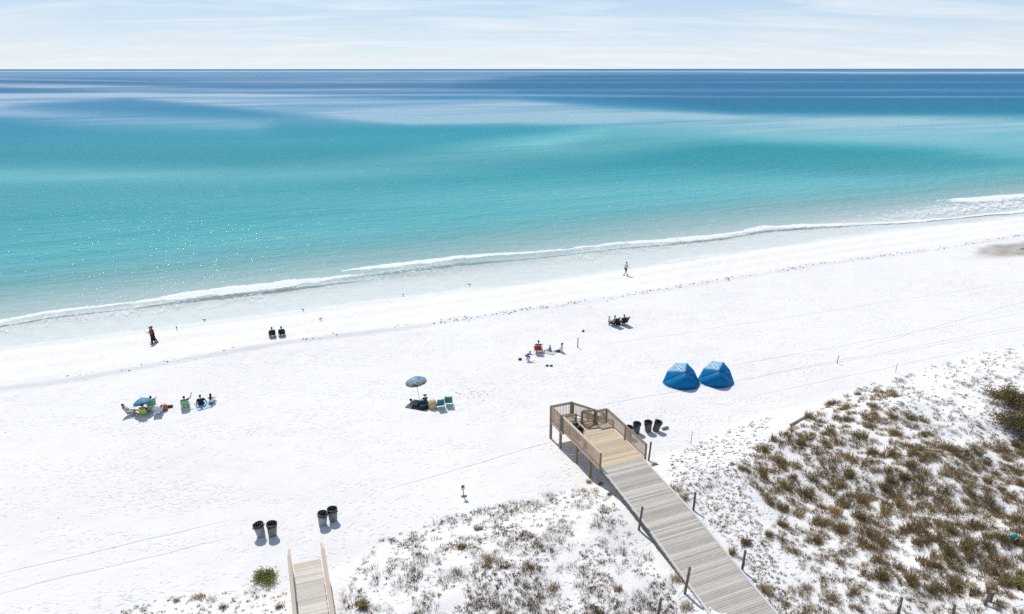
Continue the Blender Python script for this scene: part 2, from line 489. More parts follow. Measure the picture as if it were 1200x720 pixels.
def ground_mesh():
    us = np.concatenate([-np.geomspace(3000, 84, 26), np.arange(-80, 150, .36), np.geomspace(154, 3200, 26)])
    vs = np.concatenate([-np.geomspace(900, 72, 18), np.arange(-68, 22, .30), np.geomspace(23, 160, 14)])
    U, V = np.meshgrid(us, vs)
    X, Y = to_xy(U, V)
    Z = ground(X, Y)
    sv = V - shore_v(U)
    nz = vnoise(U / 7, V / 3, 21)
    wet = sstep(-2.2, .4, sv + 1.8 * (nz - .5))
    # a damp hollow behind the berm at the far right, with a brown stain
    e = at(1195, 292, 0); eu, ev = to_uv(e.x, e.y)
    q = np.sqrt(((U - eu - 2) / 15.) ** 2 + ((V - ev) / 3.4) ** 2) + .55 * (vnoise(U / 3, V / 1.4, 22) - .5)
    stain = sstep(1.05, .45, q)
    Z = Z - .22 * sstep(.8, .2, q)
    dune = sstep(.05, .5, (np.interp(X, *TOE) - Y) / 4)
    n0, n1 = len(us), len(vs)
    idx = np.arange(n0 * n1).reshape(n1, n0)
    Fq = np.stack([idx[:-1, :-1], idx[:-1, 1:], idx[1:, 1:], idx[1:, :-1]], -1).reshape(-1, 4)
    o = np_mesh('sand_beach', np.stack([X, Y, Z], -1).reshape(-1, 3), Fq, SAND, dict(wet=wet, stain=stain, dune=dune))
    tag(o, 'white quartz sand beach rising into low dunes', kind='structure')
    # standing water of the hollow
    t = NT('pool_water')
    b = t.node('ShaderNodeBsdfPrincipled', ins={'Base Color': (.36, .40, .42, 1), 'Roughness': .12, 'IOR': 1.33})
    m = t.done(b.outputs[0])
    mb = MB(); pts = []
    for k in range(40):
        a = 2 * math.pi * k / 40
        rr = 1 + .18 * math.sin(3 * a + 1) + .1 * math.sin(7 * a)
        x, y = to_xy(eu + 6 + 5.0 * rr * math.cos(a), ev + .3 + .85 * rr * math.sin(a)); pts.append((x, y, -.10))
    mb.add(pts, [tuple(range(40))])
    p = mb.build('tidal_pool_water', m); tag(p, 'shallow brown edged puddle left by the tide', kind='structure')
    lo = min(gz(x, y) for x, y, _ in pts)
    p.location.z = lo - .22 + .10 + .13
ground_mesh()

# ------------------------------------------------------------------ sea
def band(u_pts, l_pts, soft=.10):
    soft *= 1.5
    """A slick on the sea between two curves, kept as world polylines (bearing, log range)."""
    def cv(pts):
        P = [at(*p, SEA) for p in pts]
        return np.array([p.x / p.y for p in P]), np.array([math.log(p.y) for p in P])
    U, L = cv(u_pts), cv(l_pts)
    def f(t, ln):
        hi, lo = np.interp(t, *U), np.interp(t, *L)
        s = np.maximum(soft * 1.0, 1e-3)
        return sstep(-s, s, ln - lo) * sstep(-s, s, hi - ln)
    return f

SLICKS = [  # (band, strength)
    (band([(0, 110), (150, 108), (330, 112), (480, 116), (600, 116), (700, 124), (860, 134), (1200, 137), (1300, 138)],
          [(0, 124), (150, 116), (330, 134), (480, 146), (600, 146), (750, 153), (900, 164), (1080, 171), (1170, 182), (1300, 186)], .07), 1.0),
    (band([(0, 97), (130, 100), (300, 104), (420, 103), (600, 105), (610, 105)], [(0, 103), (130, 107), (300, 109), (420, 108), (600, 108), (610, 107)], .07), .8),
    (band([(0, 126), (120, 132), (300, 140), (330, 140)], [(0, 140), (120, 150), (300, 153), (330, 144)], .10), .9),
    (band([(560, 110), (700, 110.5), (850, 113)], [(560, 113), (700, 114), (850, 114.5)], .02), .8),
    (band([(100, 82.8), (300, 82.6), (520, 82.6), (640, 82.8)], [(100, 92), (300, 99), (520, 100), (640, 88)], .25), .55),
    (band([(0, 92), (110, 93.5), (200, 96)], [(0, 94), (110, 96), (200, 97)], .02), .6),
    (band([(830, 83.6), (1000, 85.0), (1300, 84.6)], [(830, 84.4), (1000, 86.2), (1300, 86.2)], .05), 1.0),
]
PALES = [  # bands of paler water colour
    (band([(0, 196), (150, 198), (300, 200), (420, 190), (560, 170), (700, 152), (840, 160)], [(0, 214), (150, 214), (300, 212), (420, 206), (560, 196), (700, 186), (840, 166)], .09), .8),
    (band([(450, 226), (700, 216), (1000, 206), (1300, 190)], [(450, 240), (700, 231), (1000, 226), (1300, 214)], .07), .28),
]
DARKS = [
    (band([(560, 90), (800, 87), (1300, 86)], [(560, 106), (720, 118), (860, 133), (1300, 136)], .12), .8),
    (band([(640, 172), (720, 158), (850, 163), (1000, 172), (1180, 186), (1300, 190)], [(640, 202), (760, 200), (900, 204), (1080, 210), (1180, 198), (1300, 196)], .07), .75),
    (band([(0, 208), (200, 208), (400, 200), (560, 190)], [(0, 240), (200, 236), (400, 226), (560, 212)], .09), .35),
    (band([(0, 106), (250, 111), (420, 110), (520, 110)], [(0, 110), (250, 116), (420, 113), (520, 111)], .05), .25),
]
FOAMS = [  # surf lines: (curve, width m, taper left, taper right)
    (uv_curve([(-260, 420), (-120, 398), (0, 378), (60, 366), (110, 361), (160, 355), (220, 346), (300, 337), (360, 330), (420, 323), (436, 322)], SEA), 1.8, 0, 1),
    (uv_curve([(386, 322), (420, 316), (480, 309), (530, 303), (600, 298), (680, 291), (760, 284), (850, 276), (900, 267), (945, 264), (970, 264), (1040, 262), (1110, 258), (1200, 248), (1300, 237)], SEA), 1.8, 1, 0),
    (uv_curve([(1086, 239), (1095, 236), (1130, 235), (1200, 230), (1280, 224), (1400, 212)], SEA), 3.2, 3.5, 0),
]

def sea_material():
    t = NT('sea_water', '2D')
    co = t.coord()
    uvc = t.coord('Object', (1, 1, 1), (0, 0, -TH))             # u along the shore
    dep, slick, pale, dark, foam, lace, far, cov = [t.attr(k) for k in ('dep', 'slick', 'pale', 'dark', 'foam', 'lace', 'far', 'cover')]
    streak = t.noise(t.node('ShaderNodeMapping', ins={'Vector': uvc, 'Scale': (.0032, .016, 1)}).outputs[0], 1.0, 5.0, .6, .3)
    streak2 = t.noise(t.node('ShaderNodeMapping', ins={'Vector': uvc, 'Scale': (.022, .19, 1)}).outputs[0], 1.0, 4.0, .6, .3)
    streak3 = t.noise(t.node('ShaderNodeMapping', ins={'Vector': uvc, 'Scale': (.0007, .0035, 1)}).outputs[0], 1.0, 5.0, .62, .4)
    d = t.math('ADD', dep, t.math('MULTIPLY', t.math('SUBTRACT', streak, .5), .10))
    d = t.math('ADD', d, t.math('MULTIPLY', t.math('SUBTRACT', streak2, .5), t.rng(dep, .10, .30, .03, .13)))
    col = t.ramp(d, SEA_RAMP)
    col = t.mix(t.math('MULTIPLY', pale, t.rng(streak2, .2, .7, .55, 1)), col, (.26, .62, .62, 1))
    col = t.mix(t.math('MULTIPLY', dark, .75), col, t.mix(t.rng(far, .78, 1.0, 0, 1, True), (.002, .235, .285, 1), (.006, .125, .26, 1)))
    # wind ripples: three sizes of steep little waves
    w1 = t.noise(t.node('ShaderNodeMapping', ins={'Vector': uvc, 'Scale': (.22, .55, 1)}).outputs[0], 1.0, 3.0, .55, .2)
    w2 = t.noise(t.node('ShaderNodeMapping', ins={'Vector': uvc, 'Scale': (.9, 1.9, 1)}).outputs[0], 1.0, 4.0, .6, .3)
    w3 = t.noise(t.node('ShaderNodeMapping', ins={'Vector': uvc, 'Scale': (4.2, 6.0, 1)}).outputs[0], 1.0, 2.0, .6)
    sl = t.math('MULTIPLY', slick, t.rng(streak, .32, .62, .48, 1.0), clamp=True)
    sl = t.math('ADD', sl, t.math('MULTIPLY', t.rng(streak3, .50, .75, 0, .35), far), clamp=True)
    calm = t.math('SUBTRACT', 1.0, t.math('MULTIPLY', sl, .8))
    h = t.math('ADD', t.math('MULTIPLY', w1, .21), t.math('ADD', t.math('MULTIPLY', w2, .118), t.math('MULTIPLY', w3, .022)))
    h = t.math('MULTIPLY', h, calm)
    bump = t.node('ShaderNodeBump', ins={'Strength': 1.0, 'Distance': .8, 'Height': h})
    rough = t.math('MULTIPLY', t.rng(far, 0, 1, .075, .42), t.rng(sl, 0, 1, 1.0, .30))
    water = t.node('ShaderNodeBsdfPrincipled', ins={'Base Color': col, 'Roughness': rough, 'IOR': 1.333, 'Specular IOR Level': t.rng(sl, 0, 1, .15, .40), 'Normal': bump.outputs[0]}).outputs[0]
    hb = t.math('ADD', t.math('MULTIPLY', w1, .75), t.math('MULTIPLY', w2, .34))
    bump_b = t.node('ShaderNodeBump', ins={'Strength': 1.0, 'Distance': 1.0, 'Height': t.math('MULTIPLY', hb, calm)})
    body = t.node('ShaderNodeBsdfDiffuse', ins={'Color': col, 'Normal': bump_b.outputs[0]}).outputs[0]     # light scattered back from inside the water
    water = t.node('ShaderNodeMixShader', ins={0: t.rng(sl, 0, 1, .40, .92), 1: body, 2: water}).outputs[0]
    # thin edge: see the sand through it
    tr = t.node('ShaderNodeBsdfTransparent', ins={'Color': (.955, .98, .972, 1)}).outputs[0]
    sh = t.node('ShaderNodeMixShader', ins={0: cov, 1: tr, 2: water}).outputs[0]
    # foam
    fn = t.noise(t.node('ShaderNodeMapping', ins={'Vector': uvc, 'Scale': (.55, 1.3, 1)}).outputs[0], 1.0, 6.0, .68, .5)
    fn2 = t.noise(uvc, 2.6, 3.0, .6)
    fm = t.rng(t.math('ADD', foam, t.math('ADD', t.math('MULTIPLY', t.math('SUBTRACT', fn, .5), 2.3), t.math('MULTIPLY', t.math('SUBTRACT', fn2, .5), 1.0))), .42, .72, 0, 1, True)
    wv = t.node('ShaderNodeVectorMath', operation='ADD', ins={0: uvc, 1: t.node('ShaderNodeVectorMath', operation='SCALE', ins={0: t.node('ShaderNodeTexNoise', ins={'Vector': uvc, 'Scale': .8, 'Detail': 3.0}).outputs['Color'], 'Scale': 1.6}).outputs[0]}).outputs[0]
    vo = t.node('ShaderNodeTexVoronoi', voronoi_dimensions='2D', feature='DISTANCE_TO_EDGE', ins={'Vector': t.node('ShaderNodeMapping', ins={'Vector': wv, 'Scale': (.9, 1.9, 1)}).outputs[0], 'Scale': 1.0}).outputs['Distance']
    lc = t.math('MULTIPLY', t.rng(vo, .02, .11, 1, 0, True), t.rng(t.math('ADD', lace, t.math('MULTIPLY', t.math('SUBTRACT', t.noise(uvc, .35, 4.0, .6), .5), 1.5)), .35, .75, 0, .85, True))
    fo = t.math('MAXIMUM', fm, lc)
    fb = t.node('ShaderNodeBump', ins={'Strength': .8, 'Distance': .12, 'Height': t.noise(co, 3.0, 4.0)})
    fsh = t.node('ShaderNodeBsdfPrincipled', ins={'Base Color': (.84, .86, .86, 1), 'Roughness': .8, 'Specular IOR Level': .2, 'Normal': fb.outputs[0]}).outputs[0]
    return t.done(t.node('ShaderNodeMixShader', ins={0: fo, 1: sh, 2: fsh}).outputs[0])

SEA_RAMP = [(0.0, (.62, .70, .675)), (.05, (.54, .67, .645)), (.13, (.39, .63, .635)), (.24, (.17, .505, .52)), (.38, (.050, .365, .405)), (.52, (.012, .285, .355)),
            (.66, (.018, .22, .36)), (.80, (.032, .19, .35)), (1.0, (.050, .185, .335))]

def sea_mesh():
    vs = np.concatenate([np.arange(-1.5, 34, .22), np.geomspace(34.3, 19000, 190)])
    ps = np.linspace(-1, 1, 900)
    ps = .55 * ps + .45 * ps ** 3
    Vd = vs[:, None] + 0 * ps[None, :]
    W = 190 + 1.75 * np.maximum(vs, 0)
    Uc = 30 + .65 * np.maximum(vs, 0)            # keeps the sheet in front of the beach and out to the horizon
    U = Uc[:, None] + W[:, None] * ps[None, :]
    fade = np.exp(-np.maximum(vs, 0) / 120)[:, None]
    V = Vd + shore_v(U) * fade
    X, Y = to_xy(U, V)
    g = ground(X, Y, False)
    depth = SEA - g
    Z = np.full_like(X, SEA)
    # run-up: a thin film lies on the wet sand
    Z = np.where(depth < .02, np.minimum(g + .02, SEA + .5), Z)
    cover = sstep(.1, 1.8, depth) * .93 + .05 * sstep(-.25, .02, depth)
    t_, ln = X / np.maximum(Y, 1), np.log(np.maximum(Y, 5))
    # colour depth: 0 at the beach, 1 far out
    far_d = np.maximum(V - shore_v(U), 0)
    pts = np.array([0, 6, 11, 18, 30, 48, 75, 115, 180, 300, 520, 1200, 6000, 20000])
    val = np.array([0, .05, .11, .17, .25, .33, .39, .445, .495, .60, .74, .86, .92, .93])
    dep = np.interp(far_d, pts, val)
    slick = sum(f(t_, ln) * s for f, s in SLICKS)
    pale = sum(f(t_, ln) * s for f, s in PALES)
    dark = np.maximum.reduce([f(t_, ln) * s for f, s in DARKS])
    far = sstep(math.log(90), math.log(420), ln)
    foam = np.zeros_like(X); lace = np.zeros_like(X)
    wob = 1.0 * (vnoise(U / 6.5, V * 0, 31) - .5) + .5 * (vnoise(U / 2.0, V * 0, 32) - .5)
    for (cu, cvv), w, tl, tr in FOAMS:
        b = V - np.interp(U, cu, cvv) - wob * .6
        win = (sstep(cu[0] - .3, cu[0] + 3.5 * tl, U) if tl else 1.0) * (sstep(cu[-1] + .3, cu[-1] - 3.5, U) if tr else 1.0)
        ww = w * (.35 + 1.1 * vnoise(U / 9, V * 0, 33)) * (.8 + .4 * vnoise(U / 1.7, V * 0, 37))
        prof = sstep(ww * .75, ww * .15, b) * sstep(-ww * .75, -ww * .3, b)
        foam = np.maximum(foam, prof * win)
        Z = Z + win * .17 * np.exp(-((b - .15 * w) / (.75 * w)) ** 2) * (.7 + .6 * vnoise(U / 3, V * 0, 34))
        lace = np.maximum(lace, win * sstep(.3, -.6, b) * sstep(-10.5, -2.5, b) * (.22 + .55 * vnoise(U / 11, V / 4, 35)))
    # the wide patch of broken water at the far right, and the run-up edges
    pc = at(1110, 248, SEA); pu, pv = to_uv(pc.x, pc.y)
    patch = np.exp(-((U - pu - 14) / 32) ** 2 - ((V - pv - .5) / 5.5) ** 2)
    lace = np.maximum(lace, 1.15 * patch)
    foam = np.maximum(foam, .60 * patch)
    # low swell inshore
    Z = Z + .05 * np.sin(V * .9 + 2.5 * vnoise(U / 16, V / 9, 36)) * sstep(3, 12, far_d) * sstep(60, 25, far_d)
    n0, n1 = len(ps), len(vs)
    idx = np.arange(n0 * n1).reshape(n1, n0)
    Fq = np.stack([idx[:-1, :-1], idx[:-1, 1:], idx[1:, 1:], idx[1:, :-1]], -1).reshape(-1, 4)
    o = np_mesh('sea_water', np.stack([X, Y, Z], -1).reshape(-1, 3), Fq, sea_material(),
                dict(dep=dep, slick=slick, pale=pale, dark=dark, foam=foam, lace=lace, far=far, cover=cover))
    tag(o, 'clear turquoise sea shading to deep blue at the horizon', kind='structure')
sea_mesh()
# ------------------------------------------------------------------ timber
W_TAN = wood('new_pine', (.42, .32, .215), (.68, .56, .42), .34, (4, 4, 4))
W_GREY = wood('weathered_pine', (.28, .255, .222), (.63, .575, .51), .34, (5, 5, 5))
W_RAIL = wood('railing_pine', (.50, .355, .23), (.76, .60, .43), .3, (6, 6, 6))
W_CAPD = wood('dark_cap_rail', (.17, .13, .11), (.30, .24, .20), .3, (6, 6, 6))
W_POST = wood('treated_post', (.17, .15, .10), (.33, .29, .20), .2, (5, 5, 2))
W_OLD = wood('old_grey_post', (.10, .088, .075), (.22, .195, .17), .3, (7, 7, 2))
W_PALE = wood('pale_walkway_pine', (.46, .38, .29), (.66, .57, .46), .42, (4, 4, 4))
W_CAP = wood('sunned_cap', (.44, .34, .255), (.60, .50, .40), .3, (5, 5, 5))

def bw(a, b, z): p = BW_O + a * BW_A + b * BW_B; return Vector((p[0], p[1], z))

def railing(parent, name, mk, a0, b0, z0, a1, b1, z1, posts=2, h=1.05, pitch=.115, cap=.09, low=.10, post_mat=None, cap_mat=None):
    """One railing run as a part: balusters with its rails, and posts and a cap as sub-parts."""
    P, Q = mk(a0, b0, z0), mk(a1, b1, z1)
    L = (Q - P).length; d = (Q - P) / L
    up = Vector((0, 0, 1))
    m = MB()
    n = max(2, int(L / pitch))
    for i in range(n + 1):
        c = P + d * L * i / n
        m.beam(c + up * low, c + up * (h - .06), .034, .034, (d.x, d.y, 0))
    m.beam(P + up * (low + .04), Q + up * (low + .04), .04, .085)
    m.beam(P + up * (h - .10), Q + up * (h - .10), .04, .085)
    o = m.build(name, W_RAIL, parent)
    c = MB(); c.beam(P + up * (h + .0), Q + up * (h + .0), .14, .038); c.build('cap_rail', cap_mat or W_CAPD, o)
    for i in range(posts):
        p = P + d * L * i / max(1, posts - 1)
        k = MB(); k.beam(p + up * -.28, p + up * (h - .02), .10, .10, (d.x, d.y, 0)); k.build('railing_post', post_mat or W_POST, o)
    return o

def boards(m, p0, p1, q0, q1, width, th, gap=.008, jit=.012):
    """Deck boards laid across from edge p to edge q, stepping from p0-q0 to p1-q1."""
    L = ((p1 - p0).length + (q1 - q0).length) / 2
    n = max(1, int(round(L / width)))
    for i in range(n):
        f0, f1 = (i + gap / width * .5) / n, (i + 1 - gap / width * .5) / n
        a, b = p0.lerp(p1, f0), p0.lerp(p1, f1)
        c, d = q0.lerp(q1, f0), q0.lerp(q1, f1)
        e = (c - a).normalized(); j0, j1 = random.uniform(-jit, jit), random.uniform(-jit, jit)
        z = random.uniform(-.004, .004)
        a, b, c, d = a + e * j0, b + e * j0, c + e * j1, d + e * j1
        top = [Vector((v.x, v.y, v.z + z)) for v in (a, b, d, c)]
        bot = [Vector((v.x, v.y, v.z + z - th)) for v in (a, b, d, c)]
        m.add(top + bot, [(3, 2, 1, 0), (4, 5, 6, 7), (0, 1, 5, 4), (1, 2, 6, 5), (2, 3, 7, 6), (3, 0, 4, 7)])

def boardwalk():
    root = empty('boardwalk', tuple(bw(0, 1.6, 0)), 0,
                 'long weathered grey boardwalk through the dunes ending in a railed tan platform on posts', 'boardwalk')
    base = Vector(root.location)
    def mk(a, b, z): return bw(a, b, z) - base
    Z = 1.5
    # tan platform, with the landing beyond it
    m = MB()
    boards(m, mk(-.12, .02, Z), mk(4.9, -.02, Z), mk(-.12, 3.22, Z), mk(4.9, 3.26, Z), .14, .04)
    boards(m, mk(4.905, -.02, Z), mk(5.3, -.02, Z), mk(4.905, 2.42, Z), mk(5.3, 2.42, Z), .14, .04)
    m.build('platform_deck', W_TAN, root)
    m = MB(); boards(m, mk(5.33, -.1, Z - .01), mk(6.75, -.1, Z - .01), mk(5.33, 1.5, Z - .01), mk(6.75, 1.5, Z - .01), .14, .04)
    m.build('landing_deck', W_PALE, root)
    # old grey part: bends a little to the right on its way inland
    Ls = [mk(-.13, 0.0, Z), mk(-5.95, -.52, Z), mk(-10.85, -1.15, Z), mk(-24, -2.9, Z)]
    Rs = [mk(-.13, 3.12, Z), mk(-5.95, 2.66, Z), mk(-10.85, 1.97, Z), mk(-24, .25, Z)]
    m = MB()
    for i in range(3): boards(m, Ls[i], Ls[i + 1], Rs[i], Rs[i + 1], .142, .04, .012, .02)
    m.build('walkway_deck', W_GREY, root)
    for E_, sgn in ((Ls, 1), (Rs, -1)):
        m = MB()
        for i in range(3):
            off = (Rs[i] - Ls[i]).normalized() * .06 * sgn
            m.beam(E_[i] + off + Vector((0, 0, -.15)), E_[i + 1] + off + Vector((0, 0, -.15)), .05, .20)
        m.build('side_beam', W_OLD, root)
    m = MB()
    off = (Ls[0] - Rs[0]).normalized() * .06
    for i in range(3): m.beam(Ls[i] - off * 1.3 + Vector((0, 0, .02)), Ls[i + 1] - off * 1.3 + Vector((0, 0, .02)), .10, .03)
    for i in range(3): m.beam(Rs[i] + off + Vector((0, 0, .02)), Rs[i + 1] + off + Vector((0, 0, .02)), .13, .03)
    m.build('edge_board', wood('bleached_edge', (.50, .49, .47), (.66, .65, .63), .2, (4, 4, 4)), root)
    for b in (.06, 1.62, 3.16):
        m = MB(); m.beam(mk(-.1, b, Z - .15), mk(4.85, b, Z - .15), .05, .20); m.build('joist', W_RAIL, root)
    for b0, b1, a in ((0, 3.24, 4.93), (-.1, 1.5, 6.78)):
        m = MB(); m.beam(mk(a, b0, Z - .15), mk(a, b1, Z - .15), .05, .22); m.build('end_beam', W_RAIL, root)
    m = MB(); m.beam(mk(4.96, -.13, Z - .17), mk(6.8, -.13, Z - .17), .05, .26); m.build('side_beam', W_RAIL, root)
    # posts into the sand
    for a, b, top in ((6.68, -.16, Z + 1.1), (5.2, -.12, Z + 1.1), (3.1, .04, Z - .26), (1.25, .06, Z - .26), (6.68, 1.45, Z + 1.1), (4.85, 3.2, Z - .26),
                      (3.1, 3.18, Z - .26), (1.25, 3.16, Z - .26), (5.2, 1.52, Z + .0), (3.1, 1.62, Z - .26), (1.25, 1.62, Z - .26)):
        p = bw(a, b, 0); g = gz(p.x, p.y)
        m = MB(); m.beam(Vector((p.x, p.y, g - .3)) - base, Vector((p.x, p.y, top)) - base, .15, .15, (BW_A[0], BW_A[1], 0)); m.build('support_post', W_POST, root)
    # railings
    railing(root, 'side_railing', mk, -.05, .02, Z, 5.0, -.04, Z, 2, cap_mat=W_PALE)
    railing(root, 'side_railing', mk, -.22, 3.2, Z, 4.88, 3.28, Z, 3)
    railing(root, 'end_railing', mk, 4.9, 2.46, Z, 4.9, 3.27, Z, 2)
    railing(root, 'end_railing', mk, 5.3, 1.6, Z, 5.14, 2.45, Z, 2)
    railing(root, 'end_railing', mk, 5.1, -.02, Z, 5.05, .95, Z, 2)
    railing(root, 'landing_railing', mk, 5.2, -.14, Z, 6.7, -.16, Z, 1)
    railing(root, 'landing_railing', mk, 6.72, -.14, Z, 6.72, 1.45, Z, 1)
    # stairs down to the sand on the right of the landing
    steps = 8; run = 2.6
    for i in range(steps):
        b0 = 1.55 + run * i / steps; z = Z - .17 * (i + 1)
        m = MB(); boards(m, mk(5.38, b0, z), mk(5.38, b0 + .30, z), mk(6.66, b0, z), mk(6.66, b0 + .30, z), .15, .04); m.build('stair_tread', W_PALE, root)
    for a in (5.34, 6.70):
        m = MB(); m.beam(mk(a, 1.5, Z - .2), mk(a, 1.55 + run, -.05), .05, .26); m.build('stair_stringer', W_RAIL, root)
        railing(root, 'stair_railing', mk, a, 1.56, Z - .05, a, 1.55 + run, .15, 3)
    return root
boardwalk()

def walkway_two():
    root = empty('beach_walkway', (-9.3, 26.5, .8), 0, 'short pale timber walkway with wide capped handrails at the lower left edge', 'walkway')
    base = Vector(root.location)
    Z = .9
    far_l, far_r = at(344.6, 668, Z), at(376.8, 661.5, Z)
    d = (at(350, 720, Z) - at(344.6, 668, Z)).normalized(); d2 = (at(385.2, 720, Z) - far_r).normalized()
    near_l, near_r = far_l + d * 9, far_r + d2 * 9
    m = MB(); boards(m, far_l - base, near_l - base, far_r - base, near_r - base, .142, .04, .012)
    m.build('walkway_deck', wood('walkway_two_boards', (.44, .40, .36), (.74, .68, .60), .36, (5, 5, 5)), root)
    fwd = -(d + d2).normalized()
    for i in range(4):
        z = -.15 * (i + 1)
        p, q_ = far_l + fwd * (.30 * i + .02) + Vector((0, 0, z)), far_r + fwd * (.30 * i + .02) + Vector((0, 0, z))
        m = MB(); boards(m, p - base, p + fwd * .30 - base, q_ - base, q_ + fwd * .30 - base, .15, .04); m.build('stair_tread', W_PALE, root)
    for s, fa, dd in ((-1, far_l, d), (1, far_r, d2)):
        side = (far_r - far_l).normalized() * s
        e = fa + side * .10
        m = MB(); m.beam(e + fwd * .1 - base + Vector((0, 0, -.12)), e + dd * 9 - base + Vector((0, 0, -.12)), .05, .24); m.build('side_beam', W_OLD, root)
        m = MB()
        m.beam(e + side * .05 + Vector((0, 0, .92)) - base, e + side * .05 + dd * 9 + Vector((0, 0, .92)) - base, .18, .04)
        cap = m.build('handrail_cap', W_CAP, root)
        m = MB(); m.beam(e + side * .05 + Vector((0, 0, .90)) - base, e + fwd * 1.25 + side * .03 + Vector((0, 0, .32)) - base, .14, .05); m.build('sloped_handrail', W_CAP, root)
        m = MB(); m.beam(e - side * .03 + dd * .2 + Vector((0, 0, .5)) - base, e - side * .03 + dd * 9 + Vector((0, 0, .5)) - base, .04, .12); m.build('middle_rail', W_CAP, root)
        for k in (-1.2, 0.02, 1.9, 3.8, 5.7, 7.6):
            p = e + dd * k + side * .04; g = gz(p.x, p.y)
            top = (Z + .90) if k > -.5 else Z + .35
            m = MB(); m.beam(Vector((p.x, p.y, min(g, Z) - .2)) - base, Vector((p.x, p.y, top)) - base, .11, .11, (dd.x, dd.y, 0)); m.build('handrail_post', W_OLD, root)
walkway_two()

# ------------------------------------------------------------------ posts, signs, boards in the sand
def round_post(name, p_top, foot, rad, label, cat='post', mat=None, group=None, rope=None, bury=.25):
    f = Vector(foot); t = Vector(p_top) - f
    o = empty(name, f, 0, label, cat, group)
    m = MB(); dn = t.normalized() * -bury
    m.tube([dn, (0, 0, 0), t * .5 + Vector((.006, .004, 0)), t * .985, t], [rad * 1.05, rad * 1.02, rad, rad * .97, rad * .8], 10)
    m.build('shaft', mat or W_OLD, o, True)
    m = MB(); m.tube([t * .86, t * .90], rad * 1.12, 10); m.build('band', simple('rope_hemp', (.35, .30, .22)), o)
    return o

def edge_post(px, py, tx, ty, label):
    """A leaning post standing in the sand: foot pixel and top pixel of the survey photograph."""
    f = on_ground(px, py)
    best = None
    for k in range(60):
        z = f.z + .5 + k * .02
        p = at(tx, ty, z); dz = z - f.z
        lean = math.hypot(p.x - f.x, p.y - f.y)
        c = abs(lean - .06) + abs(dz - 1.05) * .2
        if best is None or c < best[0]: best = (c, p)
    return round_post('weathered_post', best[1], f, .065, label, group='weathered posts along the boardwalk')

edge_post(748.5, 621, 753, 594, 'dark weathered post on the left edge of the boardwalk, nearer the platform')
edge_post(802.5, 696, 808.5, 665, 'dark weathered post on the left edge of the boardwalk, nearer the bottom of the photo')
edge_post(760, 540, 763, 518, 'dark weathered post at the right end of the platform railing')
edge_post(812.5, 598, 815, 577, 'leaning post on the right of the grey boardwalk beside a dark bush')
edge_post(869.5, 669, 873.5, 645, 'dark weathered post on the right of the boardwalk, farthest from the sea')
edge_post(771, 722, 775, 701, 'pale topped post standing alone in the left dune')
edge_post(1052, 722, 1057, 700, 'leaning post tied with rope at the bottom of the right scrub')
edge_post(1116, 726, 1119, 709, 'short post with rope in the brown scrub near the bottom right corner')

def fence_frame():
    f = on_ground(1154, 710); g2 = f + Vector((.45, .1, 0))
    o = empty('leaning_fence_frame', f, 0, 'leaning wooden frame of two posts in sand at the bottom right', 'fence piece')
    m = MB(); m.beam((0, 0, -.3), (.12, .05, .85), .09, .09); m.build('post', W_OLD, o)
    m = MB(); m.beam((.30, .12, -.3), (.36, .15, .72), .09, .09); m.build('post', W_OLD, o)
    m = MB(); m.beam((.10, .0, .80), (.42, .12, .68), .04, .10); m.build('crossbar', W_CAP, o)
fence_frame()

def rope(label, pts, sag=.12):
    m = MB(); P = [Vector(p) for p in pts]; out = []
    for a, b in zip(P, P[1:]):
        for i in range(8):
            t = i / 8; p = a.lerp(b, t); p.z -= sag * 4 * t * (1 - t); out.append(p)
    out.append(P[-1]); m.tube(out, .014, 6)
    o = m.build('rope', simple('pale_rope', (.55, .50, .42)), None, True); tag(o, label, 'rope')
def above(px, py, h): p = on_ground(px, py); return p + Vector((0, 0, h))
rope('pale rope running down from the leaning post at the bottom of the right scrub', [above(1053, 721, .85), above(1034, 745, .3)])
rope('pale rope strung between two posts in the bottom right scrub', [above(1116, 724, .55), above(1141, 719, .55)])
rope('pale rope leaving the leaning wooden frame towards the right edge', [above(1180, 722, .45), above(1230, 706, .5)])
rope('short pale rope hanging off the left boardwalk post', [above(807, 690, .75), above(794, 702, .1)])
rope('slack rope from the leaning post beside the dark bush', [above(812.5, 598, .75), above(790, 577, .2)])

def stake(px, py, h, lean, label, rad=.03):
    f = on_ground(px, py)
    o = empty('stake', f, 0, label, 'stake')
    m = MB(); m.tube([(0, 0, -.3), (0, 0, 0), (lean, 0, h)], [rad, rad, rad * .85], 8); m.build('shaft', W_OLD, o, True)
    m = MB(); m.tube([(lean * .93, 0, h * .93), (lean * .98, 0, h * .98)], rad * 1.2, 8); m.build('tip', simple('stake_tip', (.5, .46, .40)), o)
stake(677, 407.5, 1.0, 0.0, 'thin dark stake on open sand beside the group with the red chair', .05)
stake(981, 426, .75, .02, 'short bent stake on bare sand to the right of the tents', .035)
stake(1049.5, 436.5, .85, 0.0, 'thin stake just above the dune edge at the right', .022)
stake(809.5, 521, 1.05, .02, 'tall thin stake between the trash cans and the right dune', .02)

def beach_sign():
    f = on_ground(543.5, 582)
    o = empty('beach_sign', f, R(12), 'small sign with a dark upper half on a stake above the left dune', 'sign')
    m = MB(); m.beam((0, 0, -.3), (-.04, 0, .85), .05, .05); m.build('stake', W_OLD, o)
    m = MB(); m.box((-.04, -.035, .68), (.22, .02, .34)); b = m.build('sign_board', simple('sign_white', (.72, .71, .69)), o)
    m = MB(); m.box((-.06, -.048, .74), (.16, .006, .17)); m.build('dark_panel', simple('sign_dark', (.08, .075, .08)), b)
    m = MB(); m.box((.02, 0, .02), (.34, .16, .05)); m.build('foot', W_OLD, o)
beach_sign()

